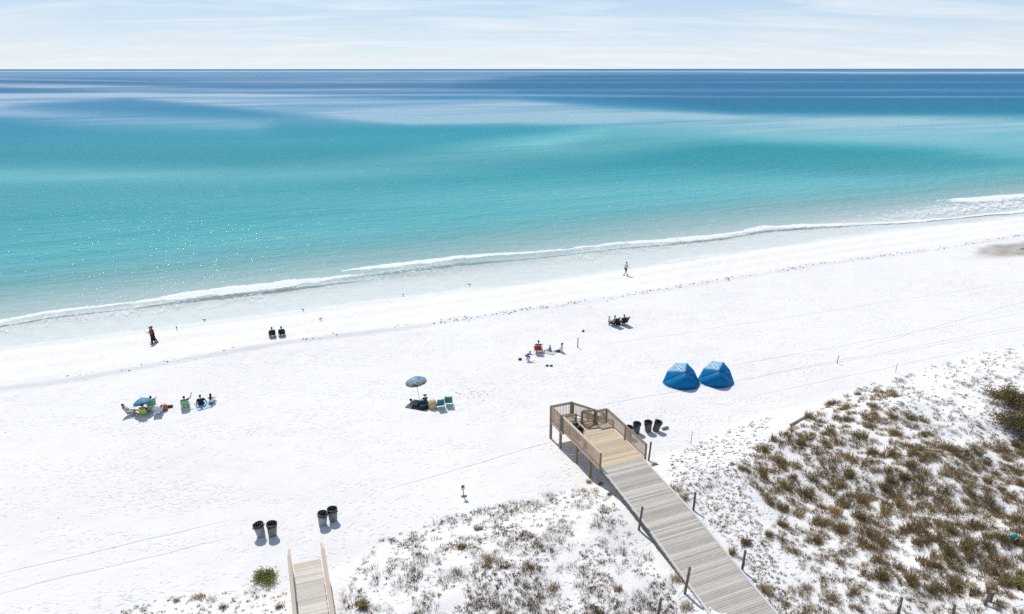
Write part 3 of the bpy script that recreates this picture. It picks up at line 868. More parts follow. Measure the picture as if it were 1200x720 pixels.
def plank(px0, py0, px1, py1, label, mat, w=.16, name='driftwood_plank'):
    a, b = on_ground(px0, py0), on_ground(px1, py1)
    o = empty(name, a, 0, label, 'driftwood')
    m = MB(); d = b - a; n = 6
    for i in range(n):
        p, q = d * (i / n), d * ((i + 1) / n)
        m.beam(p + Vector((0, 0, .10)), q + Vector((0, 0, .10)), w * (1 - .25 * abs(i / n - .4)), .07 + .01 * (i % 2))
    m.build('board', mat, o)
plank(926, 500, 949, 487, 'dark driftwood plank lying on sand above the right scrub', W_OLD)
plank(1074, 527, 1104, 530, 'pale driftwood log lying among the brown scrub', W_CAP, .14, 'driftwood_log')
plank(776, 504, 783, 502, 'short dark board on sand to the right of the trash cans', W_OLD, .2)

def litter():
    f = on_ground(1186, 634)
    m = MB(); m.ball((0, 0, .3), (.22, .14, .16), 9, 6); m.box((.12, .05, .34), (.2, .16, .05), Matrix.Rotation(.5, 3, 'Y'))
    o = m.build('litter_bag', simple('teal_plastic', (.04, .42, .40), .35), None, True); o.location = f
    tag(o, 'small teal plastic bag caught in the scrub at the right edge', 'litter')
litter()

# ------------------------------------------------------------------ trash cans
M_CAN = simple('can_grey_plastic', (.19, .205, .22), .5, .12)
M_CAN2 = simple('can_light_grey_plastic', (.34, .36, .375), .5, .12)
M_CAND = simple('can_dark_plastic', (.10, .115, .13), .5, .12)
M_LINER = simple('black_liner', (.012, .012, .014), .35, .2, 14)
M_RIM = simple('can_rim', (.05, .055, .06), .45)
def trash_can(px, py, label, light=False, tilt=(0, 0), rz=0.0, h=.86, liner=True):
    f = on_ground(px, py)
    o = empty('trash_can', f, rz, label, 'trash can', 'round grey trash cans on the beach')
    o.rotation_euler = (Matrix.Rotation(tilt[1], 3, 'Y') @ Matrix.Rotation(tilt[0], 3, 'X') @ Matrix.Rotation(rz, 3, 'Z')).to_euler()
    k = h / .86
    o.scale = (.93, .93, .95)
    body = MB().lathe([(.02, .0), (.205, -.03), (.225, .0), (.24, .12), (.262, .40), (.268, .42), (.262, .44), (.285, .78 * k), (.285, .80 * k), (.268, .80 * k), (.235, .25), (.2, .06), (.01, .06)], 28)
    # moulded ribs
    for a in range(12):
        t = a * math.pi / 6
        body.beam((.236 * math.cos(t), .236 * math.sin(t), .06), (.284 * math.cos(t), .284 * math.sin(t), .70 * k), .02, .018, (math.cos(t), math.sin(t), 0))
    body.build('body', (M_CAN2 if light else M_CAN) if px < 500 else M_CAND, o, True)
    rim = MB().lathe([(.262, .77 * k), (.305, .775 * k), (.318, .80 * k), (.316, .85 * k), (.296, .862 * k), (.278, .85 * k), (.272, .80 * k)], 28)
    rim.build('rim', M_RIM, o, True)
    for s in (-1, 1):
        h_ = MB(); h_.tube([(s * .28, -.08, .66 * k), (s * .345, -.07, .68 * k), (s * .355, 0, .69 * k), (s * .345, .07, .68 * k), (s * .28, .08, .66 * k)], .018, 6)
        h_.build('handle', M_RIM, o, True)
    if liner:
        pr = []
        for i in range(7): pr.append((.324 - .006 * (i % 2), (.70 + .027 * i) * k))
        pr += [(.30, .872 * k), (.272, .855 * k), (.255, .60), (.22, .36), (.01, .33)]
        L = MB().lathe(pr, 22); 
        L.v = [(x * (1 + .03 * math.sin(9 * math.atan2(y, x) + 40 * z)), y * (1 + .03 * math.sin(9 * math.atan2(y, x) + 40 * z)), z) for x, y, z in L.v]
        L.build('liner', M_LINER, o, True)
    return o
trash_can(306.5, 628, 'grey trash can tilted to the left, leftmost of the four by the walkway', True, (.03, -.13), .5)
trash_can(319.5, 627.5, 'dark trash can standing upright directly beside the tilted one at the lower left', False, (0, .04), 1.4)
trash_can(378, 615, 'light grey trash can behind the walkway, left of the upper pair', True, (.02, .10), 2.2)
trash_can(390.5, 610, 'dark trash can behind the walkway, highest of the four in the photo', False, (0, 0), 2.9)
trash_can(736.5, 512, 'trash can mostly hidden behind the platform railing', False, (0, 0), .2)
trash_can(745.5, 507.5, 'dark trash can just clear of the platform railing, second from the left there', False, (0, .03), 1.1)
trash_can(759.5, 505.6, 'dark trash can right of the platform, leaning against its right hand neighbour', False, (.04, -.06), .4)
trash_can(767.8, 505.0, 'trash can tilted to the right, rightmost of those by the platform', True, (.05, .26), 1.9)

# ------------------------------------------------------------------ tents
M_TENT = simple('tent_blue', (.004, .29, .60), .5, .10, 3, spec=.2, trans=.5)
M_TENT_DK = simple('tent_pole_sleeve', (.01, .10, .30), .5)
M_TENT_SUNLIT = simple('tent_sunlit_panel', (.42, .68, .86), .42, .1, 3, trans=.25)  # paler blue paints the sunlight on the upper panels into their colour
def tent(px, py, rz, label, sx=1.0):
    f = on_ground(px, py)
    o = empty('beach_tent', f, rz, label, 'tent', 'blue beach tents')
    hub = Vector((.05, -.42, 1.26))
    BL, SL, TL, TR, SR, BR = [Vector(p) for p in ((-1.55, .42, .02), (-1.10, .86, .80), (-.46, 1.02, 1.46), (.58, 1.02, 1.46), (1.18, .84, .82), (1.52, .20, .02))]
    for v in (BL, SL, TL, TR, SR, BR, hub): v.x *= sx
    front = [BR] + [Vector((1.5 * sx * math.cos(a), .20 - 1.28 * math.sin(a), .015)) for a in np.linspace(.25, math.pi - .25, 11)] + [BL]
    def panel(name, a, b, mat, puff=.07, n=7):
        m = MB(); vs, fs = [], []
        nr = (a - hub).cross(b - hub).normalized()
        if nr.dot((a + b) / 2 + hub - Vector((0, .4, .3)) * 2) < 0: nr = -nr
        for i in range(n + 1):
            for j in range(i + 1):
                t = i / n; s = j / i if i else 0
                p = hub.lerp(a.lerp(b, s), t)
                p = p + nr * puff * 4 * s * (1 - s) * t * (1.15 - t) - nr * .012 * math.sin(7 * t + 5 * s)
                vs.append(p)
        k = lambda i, j: i * (i + 1) // 2 + j
        for i in range(n):
            for j in range(i + 1):
                fs.append((k(i, j), k(i + 1, j), k(i + 1, j + 1)))
                if j < i: fs.append((k(i, j), k(i + 1, j + 1), k(i, j + 1)))
        m.add(vs, fs)
        ob = m.build(name, mat, o, True)
        sm = ob.modifiers.new('cloth_thickness', 'SOLIDIFY'); sm.thickness = .012
        return ob
    panel('side_panel', BL, SL, M_TENT); panel('roof_panel', SL, TL, M_TENT_SUNLIT); panel('roof_panel', TL, TR, M_TENT_SUNLIT)
    panel('roof_panel', TR, SR, M_TENT); panel('side_panel', SR, BR, M_TENT)
    # the big back panel facing inland
    m = MB(); vs, fs = [], []; n = 8; K = len(front)
    for i in range(n + 1):
        t = i / n
        for j, e in enumerate(front):
            p = hub.lerp(e, t); s = j / (K - 1)
            p = p + Vector((0, -1, .75)) * .30 * math.sin(math.pi * t) * math.sin(math.pi * s) ** .7
            vs.append(p)
    for i in range(n):
        for j in range(K - 1): fs.append((i * K + j, (i + 1) * K + j, (i + 1) * K + j + 1, i * K + j + 1))
    m.add(vs, fs); bp = m.build('back_panel', M_TENT, o, True)
    sm = bp.modifiers.new('cloth_thickness', 'SOLIDIFY'); sm.thickness = .012
    for e in (BL, SL, TL, TR, SR, BR):
        m = MB(); mid = hub.lerp(e, .5) + Vector((0, 0, .02)); m.tube([hub, mid, e], .016, 6); m.build('rib', M_TENT_DK, o, True)
    m = MB(); m.tube([BL, SL, TL, TR, SR, BR], .018, 6); m.build('rim_pole', M_TENT_DK, o, True)
    m = MB(); m.ball(hub, .06, 10, 7); m.build('hub', M_TENT_DK, o, True)
    # white sand flap along the ground and dark floor
    m = MB(); fl = [v + Vector((0, 0, .005)) for v in front]; ou = [Vector((v.x * 1.05, v.y - .10, .02)) for v in front]
    for j in range(K - 1): m.add([fl[j], fl[j + 1], ou[j + 1], ou[j]], [(0, 1, 2, 3)])
    m.build('sand_flap', simple('tent_flap', (.25, .38, .55), .6), o)
    return o
tent(799.5, 450.5, R(2), 'blue beach tent, the left one of the pair on open sand')
tent(839.5, 448.5, R(-10), 'blue beach tent, the right one of the pair, its back facing inland', .95)

# ------------------------------------------------------------------ umbrellas
def floral():
    t = NT('umbrella_print')
    co = t.coord()
    d = t.node('ShaderNodeVectorMath', operation='LENGTH', ins={0: t.node('ShaderNodeVectorMath', operation='MULTIPLY', ins={0: co, 1: (1, 1, 0)}).outputs[0]}).outputs['Value']
    n = t.node('ShaderNodeTexVoronoi', ins={'Vector': co, 'Scale': 3.2})
    rimc = t.ramp(n.outputs['Distance'], [(.15, (.45, .44, .32)), (.3, (.05, .12, .08)), (.42, (.50, .50, .42)), (.6, (.22, .22, .20)), (.8, (.08, .18, .12))], 'CONSTANT')
    topc = t.ramp(t.noise(co, 2.5, 2.0), [(.4, (.06, .27, .52)), (.55, (.20, .45, .68)), (.7, (.50, .62, .72))])
    midc = t.mix(t.rng(d, .40, .62, 0, 1, True), topc, (.42, .52, .62, 1))
    col = t.mix(t.rng(t.math('ADD', d, t.math('MULTIPLY', t.noise(co, 4, 2.0), .25)), .62, .72, 0, 1, True), midc, rimc)
    b = t.node('ShaderNodeBsdfPrincipled', ins={'Base Color': col, 'Roughness': .7})
    tr = t.node('ShaderNodeBsdfTranslucent', ins={'Color': col})
    return t.done(t.node('ShaderNodeMixShader', ins={0: .2, 1: b.outputs[0], 2: tr.outputs[0]}).outputs[0])
M_POLE = simple('white_pole', (.62, .60, .56), .4)
def umbrella(foot, rad, pole_h, lean, mat, label, drop=.42):
    o = empty('beach_umbrella', foot, 0, label, 'umbrella')
    o.rotation_euler = (lean[0], lean[1], 0)
    m = MB(); m.tube([(0, 0, -.35), (0, 0, pole_h + .04)], .022, 8); m.build('pole', M_POLE, o, True)
    m = MB(); vs, fs = [], []; n, k = 48, 7
    for i in range(k + 1):
        t = i / k
        for j in range(n):
            a = 2 * math.pi * j / n; seg = abs(((j % 6) / 6) - .5) * 2
            r = rad * t * (1 - .035 * (1 - seg) * t)
            z = pole_h - drop * (t ** 1.7) + .05 * (1 - seg) * t * (t - .4) * -1
            vs.append((r * math.cos(a), r * math.sin(a), z))
    for j in range(n):                      # hanging valance
        a = 2 * math.pi * j / n; seg = abs(((j % 6) / 6) - .5) * 2
        r = rad * 1.0 * (1 - .035 * (1 - seg)); vs.append((r * math.cos(a), r * math.sin(a), pole_h - drop - .10 - .04 * (1 - seg)))
    for i in range(k + 1):
        for j in range(n):
            j2 = (j + 1) % n
            fs.append((i * n + j, i * n + j2, (i + 1) * n + j2, (i + 1) * n + j))
    m.add(vs, fs); c = m.build('canopy', mat, o, True)
    sm = c.modifiers.new('cloth_thickness', 'SOLIDIFY'); sm.thickness = .008
    for j in range(8):
        a = 2 * math.pi * j / 8 + math.pi / 8
        m = MB(); m.tube([(.02 * math.cos(a), .02 * math.sin(a), pole_h - .03), (rad * .55 * math.cos(a), rad * .55 * math.sin(a), pole_h - drop * .36 - .03), (rad * .97 * math.cos(a), rad * .97 * math.sin(a), pole_h - drop - .03)], .007, 5)
        m.build('rib', M_POLE, o)
    m = MB(); m.ball((0, 0, pole_h + .05), .035, 8, 6); m.build('finial', M_POLE, o, True)
    return o
umbrella(on_ground(491.5, 468), .86, 1.95, (0, -.13), floral(), 'patterned beach umbrella with blue top and leafy rim above people lying in its shade', .36)
umbrella(on_ground(171.0, 484), .66, 1.22, (-.10, -.18), simple('umbrella_blue', (.10, .30, .48), .6, .12, 3, trans=.2), 'plain blue beach umbrella tilted over the yellow green chair', .30)

# ------------------------------------------------------------------ beach chairs
def beach_chair(loc, rz, fabric, frame, label, recline=R(28), seat_h=.22, back_l=.62, group='folding beach chairs', sc=1.0):
    """Low folding chair; the sitter faces local +Y."""
    o = empty('beach_chair', loc, rz, label, 'chair', group)
    o.scale = (sc,) * 3
    w = .56
    def sheet(p, q, sag, n=8):
        m = MB(); vs, fs = [], []
        p, q = Vector(p), Vector(q)
        for i in range(n + 1):
            t = i / n; c = p.lerp(q, t); c.z -= sag * 4 * t * (1 - t)
            for s in (-.5, -.17, .17, .5): vs.append(c + Vector((s * (w - .03), 0, -.02 * (abs(s) < .3))))
        for i in range(n):
            for j in range(3): fs.append((i * 4 + j, (i + 1) * 4 + j, (i + 1) * 4 + j + 1, i * 4 + j + 1))
        return m.add(vs, fs)
    bt = Vector((0, -.22 - back_l * math.sin(recline), seat_h + back_l * math.cos(recline)))
    for nm, mm in (('seat', sheet((0, -.22, seat_h), (0, .26, seat_h + .04), .035)), ('backrest', sheet((0, -.22, seat_h), bt, .02))):
        ob = mm.build(nm, fabric, o, True); sm = ob.modifiers.new('cloth_thickness', 'SOLIDIFY'); sm.thickness = .012
    m = MB()
    for s in (-1, 1):
        x = s * w / 2
        m.tube([(x, .28, seat_h + .04), (x, -.22, seat_h)], .014, 6)
        m.tube([(x, -.22, seat_h), (x, bt.y, bt.z + .02)], .014, 6)
    m.tube([(-w / 2, bt.y, bt.z + .02), (w / 2, bt.y, bt.z + .02)], .014, 6)
    m.tube([(-w / 2, .28, seat_h + .04), (w / 2, .28, seat_h + .04)], .014, 6)
    m.build('frame', frame, o, True)
    for s in (-1, 1):
        x = s * (w / 2 + .03)
        for y0, y1 in ((.24, .16), (-.30, -.20)):
            m = MB(); m.tube([(x, y0, -.03), (x, y1, seat_h + .20 * (y0 > 0) + .02)], .013, 6); m.build('leg', frame, o, True)
        m = MB(); m.beam((x, -.30, seat_h + .24), (x, .22, seat_h + .21), .05, .025); m.build('armrest', frame, o)
    return o

def fab(n, c, tr=.12): return simple(n, c, .75, .12, 12, trans=tr)
M_FR = simple('chair_alu', (.55, .56, .58), .35, .1, 9, .6)
M_FRD = simple('chair_dark_frame', (.03, .03, .035), .45)
CH_NAVY = fab('chair_navy', (.012, .02, .05)); CH_BLK = fab('chair_black', (.008, .007, .009)); CH_TEAL = fab('chair_teal', (.03, .20, .25)); CH_TEAL2 = fab('chair_green_teal', (.03, .24, .24))
CH_LIME = fab('chair_lime', (.42, .58, .04)); CH_GREEN = fab('chair_green', (.22, .58, .22)); CH_RED = fab('chair_red', (.42, .015, .02)); CH_GREY = fab('chair_pale_grey', (.45, .50, .58)); CH_WHITE = fab('chair_white_blue', (.55, .66, .75))

def P2(px, py): return on_ground(px, py)
# ------------------------------------------------------------------ people
def skin(n, c): return simple(n, c, .55, .06, 20)
SK1, SK2, SK3 = skin('skin_fair', (.52, .30, .21)), skin('skin_tan', (.40, .22, .14)), skin('skin_light', (.60, .38, .28))
M_EYE = simple('eye_dark', (.02, .015, .012), .3); M_LIP = simple('lip', (.34, .12, .10), .5)
def cloth(n, c): return simple(n, c, .85, .14, 14)

def fuse(mb, voxel):
    """Overlapping limbs grown together into one continuous surface."""
    me = bpy.data.meshes.new('tmp'); me.from_pydata(mb.v, [], mb.f); me.update()
    o = bpy.data.objects.new('tmp', me); COL.objects.link(o)
    md = o.modifiers.new('r', 'REMESH'); md.mode = 'VOXEL'; md.voxel_size = voxel; md.use_smooth_shade = True
    dg = bpy.context.evaluated_depsgraph_get(); dg.update()
    ev = o.evaluated_get(dg)
    out = bpy.data.meshes.new_from_object(ev, depsgraph=dg)
    bpy.data.objects.remove(o); bpy.data.meshes.remove(me)
    return out

def person(loc, rz, label, pose, skin_m, top=None, bottom=None, hair=None, long_hair=False, scale=1.0, seat=None, hat=None, shoes=None,
           short_bottom=False, sleeves='short'):
    """Figure facing local +Y. pose angles in degrees: hip, knee, shoulder, elbow are (left, right) pairs; 0 hangs straight down."""
    hip, knee = pose.get('hip', (0, 0)), pose.get('knee', (0, 0))
    sho, elb, abd = pose.get('shoulder', (5, 5)), pose.get('elbow', (15, 15)), pose.get('abd', (8, 8))
    lean, splay, nod, yaw = R(pose.get('lean', 2)), R(pose.get('splay', 4)), R(pose.get('nod', 0)), R(pose.get('yaw', 0))
    V = Vector
    T = V((0, math.sin(lean), math.cos(lean))); Fw = V((0, math.cos(lean), -math.sin(lean)))
    pel = V((0, 0, 0))
    neck = pel + T * .50
    hd_dir = V((0, math.sin(lean * .45 + nod), math.cos(lean * .45 + nod)))
    head = neck + T * .03 + hd_dir * .175
    legs, arms = [], []
    for i, s in ((0, -1), (1, 1)):
        a, k = R(hip[i]), R(knee[i])
        h = pel + V((s * .095, 0, -.03))
        d1 = V((s * math.sin(splay), math.cos(splay) * math.sin(a), -math.cos(splay) * math.cos(a)))
        kn = h + d1 * .43
        d2 = V((s * math.sin(splay) * .4, math.sin(a - k), -math.cos(a - k))).normalized()
        an = kn + d2 * .41
        fd = V((0, math.cos(a - k), math.sin(a - k)))
        if pose.get('flat', True): fd = V((fd.x, fd.y, max(fd.z, -.45) * .5)).normalized()
        legs.append((h, kn, an, an + d2 * .05 - fd * .05, an + d2 * .055 + fd * .18))
        sh = pel + T * .445 + V((s * .175, 0, 0))
        b, e, w = R(sho[i]), R(elb[i]), R(abd[i])
        e1 = V((s * math.sin(w), math.cos(w) * math.sin(b), -math.cos(w) * math.cos(b)))
        el = sh + e1 * .29
        w2 = w * .45
        e2 = V((s * math.sin(w2), math.cos(w2) * math.sin(b + e), -math.cos(w2) * math.cos(b + e)))
        wr = el + e2 * .25
        arms.append((sh, el, wr, e2, s))
    low = min(min(l[3].z, l[4].z) for l in legs) - .03
    dz = (-low) if seat is None else seat + .105
    if pose.get('lie'): dz = seat + .10
    sh_ = V((0, 0, dz))
    pts = lambda *p: [q + sh_ for q in p]
    X = (1, 0, 0)
    b = MB()
    b.tube(pts(pel + T * -.09, pel, pel + T * .14, pel + T * .30, pel + T * .43, pel + T * .50), [(.13, .09), (.165, .115), (.135, .095), (.165, .115), (.165, .095), (.06, .06)], 14, side=X)
    b.tube(pts(pel + T * .44, neck, neck + hd_dir * .10), [.065, .055, .052], 10)
    qh = Vector((0, 0, 1)).rotation_difference(hd_dir).to_matrix() @ Matrix.Rotation(yaw, 3, 'Z')
    b.ball(head + sh_, (.076, .095, .115), 14, 10, qh)
    b.ball(head + sh_ + qh @ V((0, .03, -.055)), (.058, .065, .065), 12, 8, qh)          # jaw
    b.ball(head + sh_ + qh @ V((0, .10, -.012)), (.016, .022, .026), 8, 6, qh)             # nose
    for s in (-1, 1): b.ball(head + sh_ + qh @ V((s * .078, -.005, -.01)), (.012, .022, .032), 8, 6, qh)
    for h, kn, an, he, to in legs:
        b.tube(pts(h + V((0, 0, .04)), h.lerp(kn, .3), kn, kn.lerp(an, .3), an, an + (an - kn) * .12), [.088, .082, .056, .056, .038, .038], 12)
        b.tube(pts(he, he.lerp(to, .4), to), [(.036, .036), (.044, .032), (.034, .018)], 10, side=X)
    for sh, el, wr, e2, s in arms:
        b.tube(pts(sh.lerp(neck, .35), sh, sh.lerp(el, .5), el, el.lerp(wr, .3), wr), [.05, .056, .047, .039, .039, .027], 10)
        b.tube(pts(wr, wr + e2 * .05, wr + e2 * .095), [(.026, .020), (.040, .017), (.036, .014)], 10)
    me = fuse(b, .02)
    # fingers: rooted in the palm, unequal and bent
    f = MB()
    for sh, el, wr, e2, s in arms:
        side = e2.cross(V((0, 0, 1)));
        if side.length < .2: side = V((0, 1, 0)) - e2 * e2.y
        side.normalize(); nrm = side.cross(e2).normalized()
        for k, L in enumerate((.068, .078, .074, .058)):
            r0 = wr + e2 * .085 + side * (-.027 + .018 * k)
            f.tube(pts(r0, r0 + e2 * L * .55 - nrm * .004, r0 + e2 * L * .9 - nrm * .020, r0 + e2 * L - nrm * .036), [.0085, .0085, .0078, .006], 6)
        r0 = wr + e2 * .03 - side * .03
        f.tube(pts(r0, r0 - side * .025 + e2 * .028, r0 - side * .030 + e2 * .062 - nrm * .01), [.011, .010, .008], 6)
    import bmesh
    bm = bmesh.new(); bm.from_mesh(me)
    vs = [bm.verts.new(p) for p in f.v]
    for fc in f.f: bm.faces.new([vs[i] for i in fc])
    bm.to_mesh(me); bm.free()
    me.name = 'person'; me.materials.clear(); me.materials.append(skin_m)
    me.polygons.foreach_set('use_smooth', [True] * len(me.polygons)); me.update()
    root = bpy.data.objects.new('person', me); COL.objects.link(root)
    root.location = loc; root.rotation_euler = (0, 0, rz); root.scale = (scale * 1.1, scale * 1.1, scale)
    tag(root, label, 'person')
    def garment(name, mb, mat):
        g = fuse(mb, .022); g.name = name; g.materials.clear(); g.materials.append(mat)
        g.polygons.foreach_set('use_smooth', [True] * len(g.polygons))
        o = bpy.data.objects.new(name, g); COL.objects.link(o); o.parent = root
    if top is not None:
        m = MB(); k = .020
        m.tube(pts(pel + T * .02, pel + T * .14, pel + T * .30, pel + T * .43, pel + T * .475), [(.17 + k, .115 + k), (.145 + k, .10 + k), (.165 + k, .115 + k), (.165 + k, .095 + k), (.08, .075)], 14, side=X)
        for sh, el, wr, e2, s in arms:
            if sleeves == 'long': m.tube(pts(sh.lerp(neck, .35), sh, el, wr), [.062, .074, .058, .042], 10)
            elif sleeves == 'short': m.tube(pts(sh.lerp(neck, .35), sh, sh.lerp(el, .62)), [.062, .076, .070], 10)
        garment('shirt', m, top)
    if bottom is not None:
        m = MB(); k = .02
        m.tube(pts(pel + T * -.10, pel, pel + T * .09), [(.14 + k, .10 + k), (.165 + k, .118 + k), (.15 + k, .105 + k)], 14, side=X)
        for h, kn, an, he, to in legs:
            if short_bottom: m.tube(pts(h + V((0, 0, .04)), h.lerp(kn, .3), h.lerp(kn, .72)), [.11, .108, .10], 12)
            else: m.tube(pts(h + V((0, 0, .04)), h.lerp(kn, .3), kn, kn.lerp(an, .3), an.lerp(kn, .04)), [.108, .102, .076, .074, .058], 12)
        garment('shorts' if short_bottom else 'trousers', m, bottom)
    if hair is not None:
        m = MB(); m.ball(head + sh_ + qh @ V((0, -.022, .030)), (.088, .098, .102), 14, 10, qh)
        if long_hair: m.tube(pts(head + qh @ V((0, -.07, .03)), head + qh @ V((0, -.11, -.09)), neck - Fw * .13 - T * .06, neck - Fw * .13 - T * .22), [(.07, .05), (.085, .055), (.095, .05), (.05, .03)], 10, side=X)
        garment('hair', m, hair)
    if hat is not None:
        m = MB(); c = head + sh_ + qh @ V((0, -.01, .055))
        m.ball(c, (.095, .105, .085), 14, 8, qh)
        o = m.build('hat', hat, root, True)
        m = MB().lathe([(.085, .0), (.19, -.025), (.20, -.03), (.19, -.035), (.085, -.012)], 18); m.v = [tuple(qh @ V(p) + c) for p in m.v]; m.build('brim', hat, o, True)
    if shoes is not None:
        for h, kn, an, he, to in legs:
            m = MB(); m.tube(pts(he - (to - he) * .06, he.lerp(to, .4), to + (to - he) * .06), [(.046, .046), (.054, .042), (.042, .028)], 10, side=X); m.build('shoe', shoes, root, True)
    for s in (-1, 1):
        m = MB(); m.ball(head + sh_ + qh @ V((s * .030, .084, .012)), (.013, .008, .008), 8, 6, qh); m.build('eye', M_EYE, root, True)
    m = MB(); m.ball(head + sh_ + qh @ V((0, .090, -.058)), (.024, .010, .007), 8, 6, qh); m.build('mouth', M_LIP, root, True)
    return root

H_BLK, H_BRN, H_RED, H_GRY = cloth('hair_black', (.010, .008, .008)), cloth('hair_brown', (.06, .035, .02)), cloth('hair_auburn', (.16, .035, .018)), cloth('hair_grey_brown', (.10, .08, .065))
C_BLK, C_NAVY, C_BLUE, C_WHT, C_RED, C_MAR = cloth('cloth_black', (.008, .008, .010)), cloth('cloth_navy', (.012, .022, .06)), cloth('cloth_blue', (.015, .07, .19)), cloth('cloth_white', (.72, .71, .72)), cloth('cloth_red', (.46, .012, .02)), cloth('cloth_maroon', (.16, .012, .02))
C_PUR, C_GRY, C_LAV, C_OLV, C_TEAL, C_AUB = cloth('cloth_purple', (.16, .13, .42)), cloth('cloth_grey', (.20, .20, .21)), cloth('cloth_pale_lilac', (.55, .52, .60)), cloth('cloth_olive', (.22, .25, .08)), cloth('cloth_teal_blue', (.03, .17, .26)), cloth('cloth_rust', (.22, .05, .035))
SEAWARD = TH

WALK = dict(hip=(17, -13), knee=(6, 20), shoulder=(-20, 24), elbow=(18, 26), abd=(9, 9), lean=4, splay=2)
person(on_ground(179.3, 403.2), R(125), 'person with long auburn hair, rust top and black leggings walking near the waterline',
       dict(WALK, hip=(7, -9), knee=(3, 14), shoulder=(48, -8), elbow=(95, 18), lean=3), SK1, C_AUB, C_BLK, H_RED, True, 1.02, shoes=C_BLK)
person(on_ground(733.2, 322.8), R(-70), 'person in pale top and black shorts walking right along the wet sand',
       dict(WALK, lean=6), SK3, C_LAV, C_BLK, H_BLK, False, 1.03, short_bottom=True, shoes=C_GRY, sleeves='none')

person(on_ground(181.2, 402.0), R(122), 'person in black top and black trousers walking close beside the one with auburn hair',
       dict(WALK, hip=(-10, 12), knee=(14, 4), shoulder=(10, -14), elbow=(20, 25), lean=3), SK1, C_BLK, C_BLK, H_BRN, False, 1.0, shoes=C_BLK, sleeves='long')
SIT = dict(hip=(78, 82), knee=(52, 58), shoulder=(28, 30), elbow=(42, 40), abd=(14, 14), lean=-20, nod=6, splay=6)
def seated(px, py, rz, chair, label, chair_label, skin_m, top, bottom, hair, pose=None, frame=None, sc=1.0, csc=1.0, back=.62, **kw):
    f = on_ground(px, py)
    if chair is not None: beach_chair(f, rz, chair, frame or M_FR, chair_label, back_l=back, sc=csc)
    d = Vector((-math.sin(rz), math.cos(rz), 0))
    return person(f - d * .07, rz, label, pose or SIT, skin_m, top, bottom, hair, scale=sc, seat=.20 if chair is not None else .0, **kw)

seated(319.3, 394.5, SEAWARD, CH_NAVY, 'person in navy shirt sitting in the left one of two navy chairs facing the water', 'navy folding chair, the left one of the two facing the water', SK2, C_NAVY, C_NAVY, H_BLK, frame=M_FRD, sleeves='long')
seated(330.6, 393.5, SEAWARD - .1, CH_BLK, 'person in black shirt sitting in the right one of two chairs facing the water', 'black folding chair, the right one of the two facing the water', SK2, C_BLK, C_NAVY, H_BLK, frame=M_FRD, sleeves='long')

# left group around the blue umbrella
RECL = dict(hip=(84, 74), knee=(28, 44), shoulder=(22, 30), elbow=(30, 46), abd=(16, 14), lean=-42, nod=14, splay=7)
seated(154.5, 486, R(-72), CH_GREY, 'person in pale lilac top lounging with bare legs stretched towards the blue umbrella', 'pale grey reclined beach chair left of the blue umbrella', SK1, C_LAV, C_GRY, H_BRN, RECL, short_bottom=True)
seated(170.5, 486.5, SEAWARD - .3, CH_LIME, 'person in black top sitting in the yellow green chair under the blue umbrella', 'yellow green folding chair directly under the blue umbrella', SK2, C_BLK, C_BLK, H_BLK)
seated(177.6, 477.5, R(40), CH_GREEN, 'person in olive top sitting just behind the tilted blue umbrella', 'green folding chair just behind the tilted blue umbrella', SK3, C_OLV, C_BLK, H_BLK, dict(SIT, shoulder=(60, 70), elbow=(30, 20), abd=(20, 40)))
beach_chair(on_ground(186.3, 484.5), R(18), CH_WHITE, M_FR, 'empty white and pale blue folding chair beside an orange brown bag')
seated(217.6, 477.2, SEAWARD, CH_GREEN, 'person in blue shirt sitting on a low green chair with one arm raised', 'low green folding chair on its own, right of the umbrella group', SK2, C_BLUE, C_BLUE, H_GRY, dict(SIT, shoulder=(25, 95), elbow=(30, 50), abd=(14, 45)))
seated(236.0, 474.5, SEAWARD, None, 'person in black T-shirt sitting on a pale blue towel', '', SK2, C_BLK, C_BLUE, H_GRY, dict(hip=(88, 80), knee=(60, 70), shoulder=(-8, 20), elbow=(12, 20), abd=(22, 28), lean=-4, splay=14), short_bottom=True)
seated(248.2, 472.5, SEAWARD - .2, None, 'person with long black hair and white top sitting rightmost in the left group', '', SK1, C_WHT, C_GRY, H_BLK, dict(hip=(92, 88), knee=(70, 76), shoulder=(50, 45), elbow=(30, 30), abd=(12, 12), lean=6, splay=8), sc=.92, long_hair=True)

def towel(px, py, w, l, rz, mat, label, name='beach_towel'):
    f = on_ground(px, py); m = MB(); nx, ny = 8, 12; vs = []
    for th in (0, 1):
        for j in range(ny + 1):
            for i in range(nx + 1):
                x, y = (i / nx - .5) * w, (j / ny - .5) * l
                c, s = math.cos(rz), math.sin(rz); X, Y = x * c - y * s, x * s + y * c
                z = gz(f.x + X, f.y + Y) - f.z + .035 + .015 * math.sin(5 * x + 3 * y) + .012 * th
                vs.append((X, Y, z))
    n1 = (nx + 1) * (ny + 1); fs = []
    for j in range(ny):
        for i in range(nx):
            a = j * (nx + 1) + i; q = (a, a + 1, a + nx + 2, a + nx + 1)
            fs.append(tuple(k + n1 for k in q)); fs.append(q[::-1])
    m.add(vs, fs); o = m.build(name, mat, None, True); o.location = f; tag(o, label, 'towel'); return o
towel(237.5, 475.3, 1.0, 1.5, SEAWARD + .2, cloth('towel_pale_blue', (.42, .66, .76)), 'pale blue towel under the person in the black T-shirt')
towel(492.5, 475.5, 1.5, 1.9, R(70), cloth('umbrella_shade_slate', (.10, .13, .17)), 'slate grey sheet painting the shade of the patterned umbrella', 'umbrella_shade_sheet')  # dark sheet added to deepen the umbrella's cast shadow on the sand
towel(644, 412.8, 1.0, 1.3, R(60), cloth('towel_pale_green', (.55, .62, .60)), 'pale green grey towel under the small child in grey')

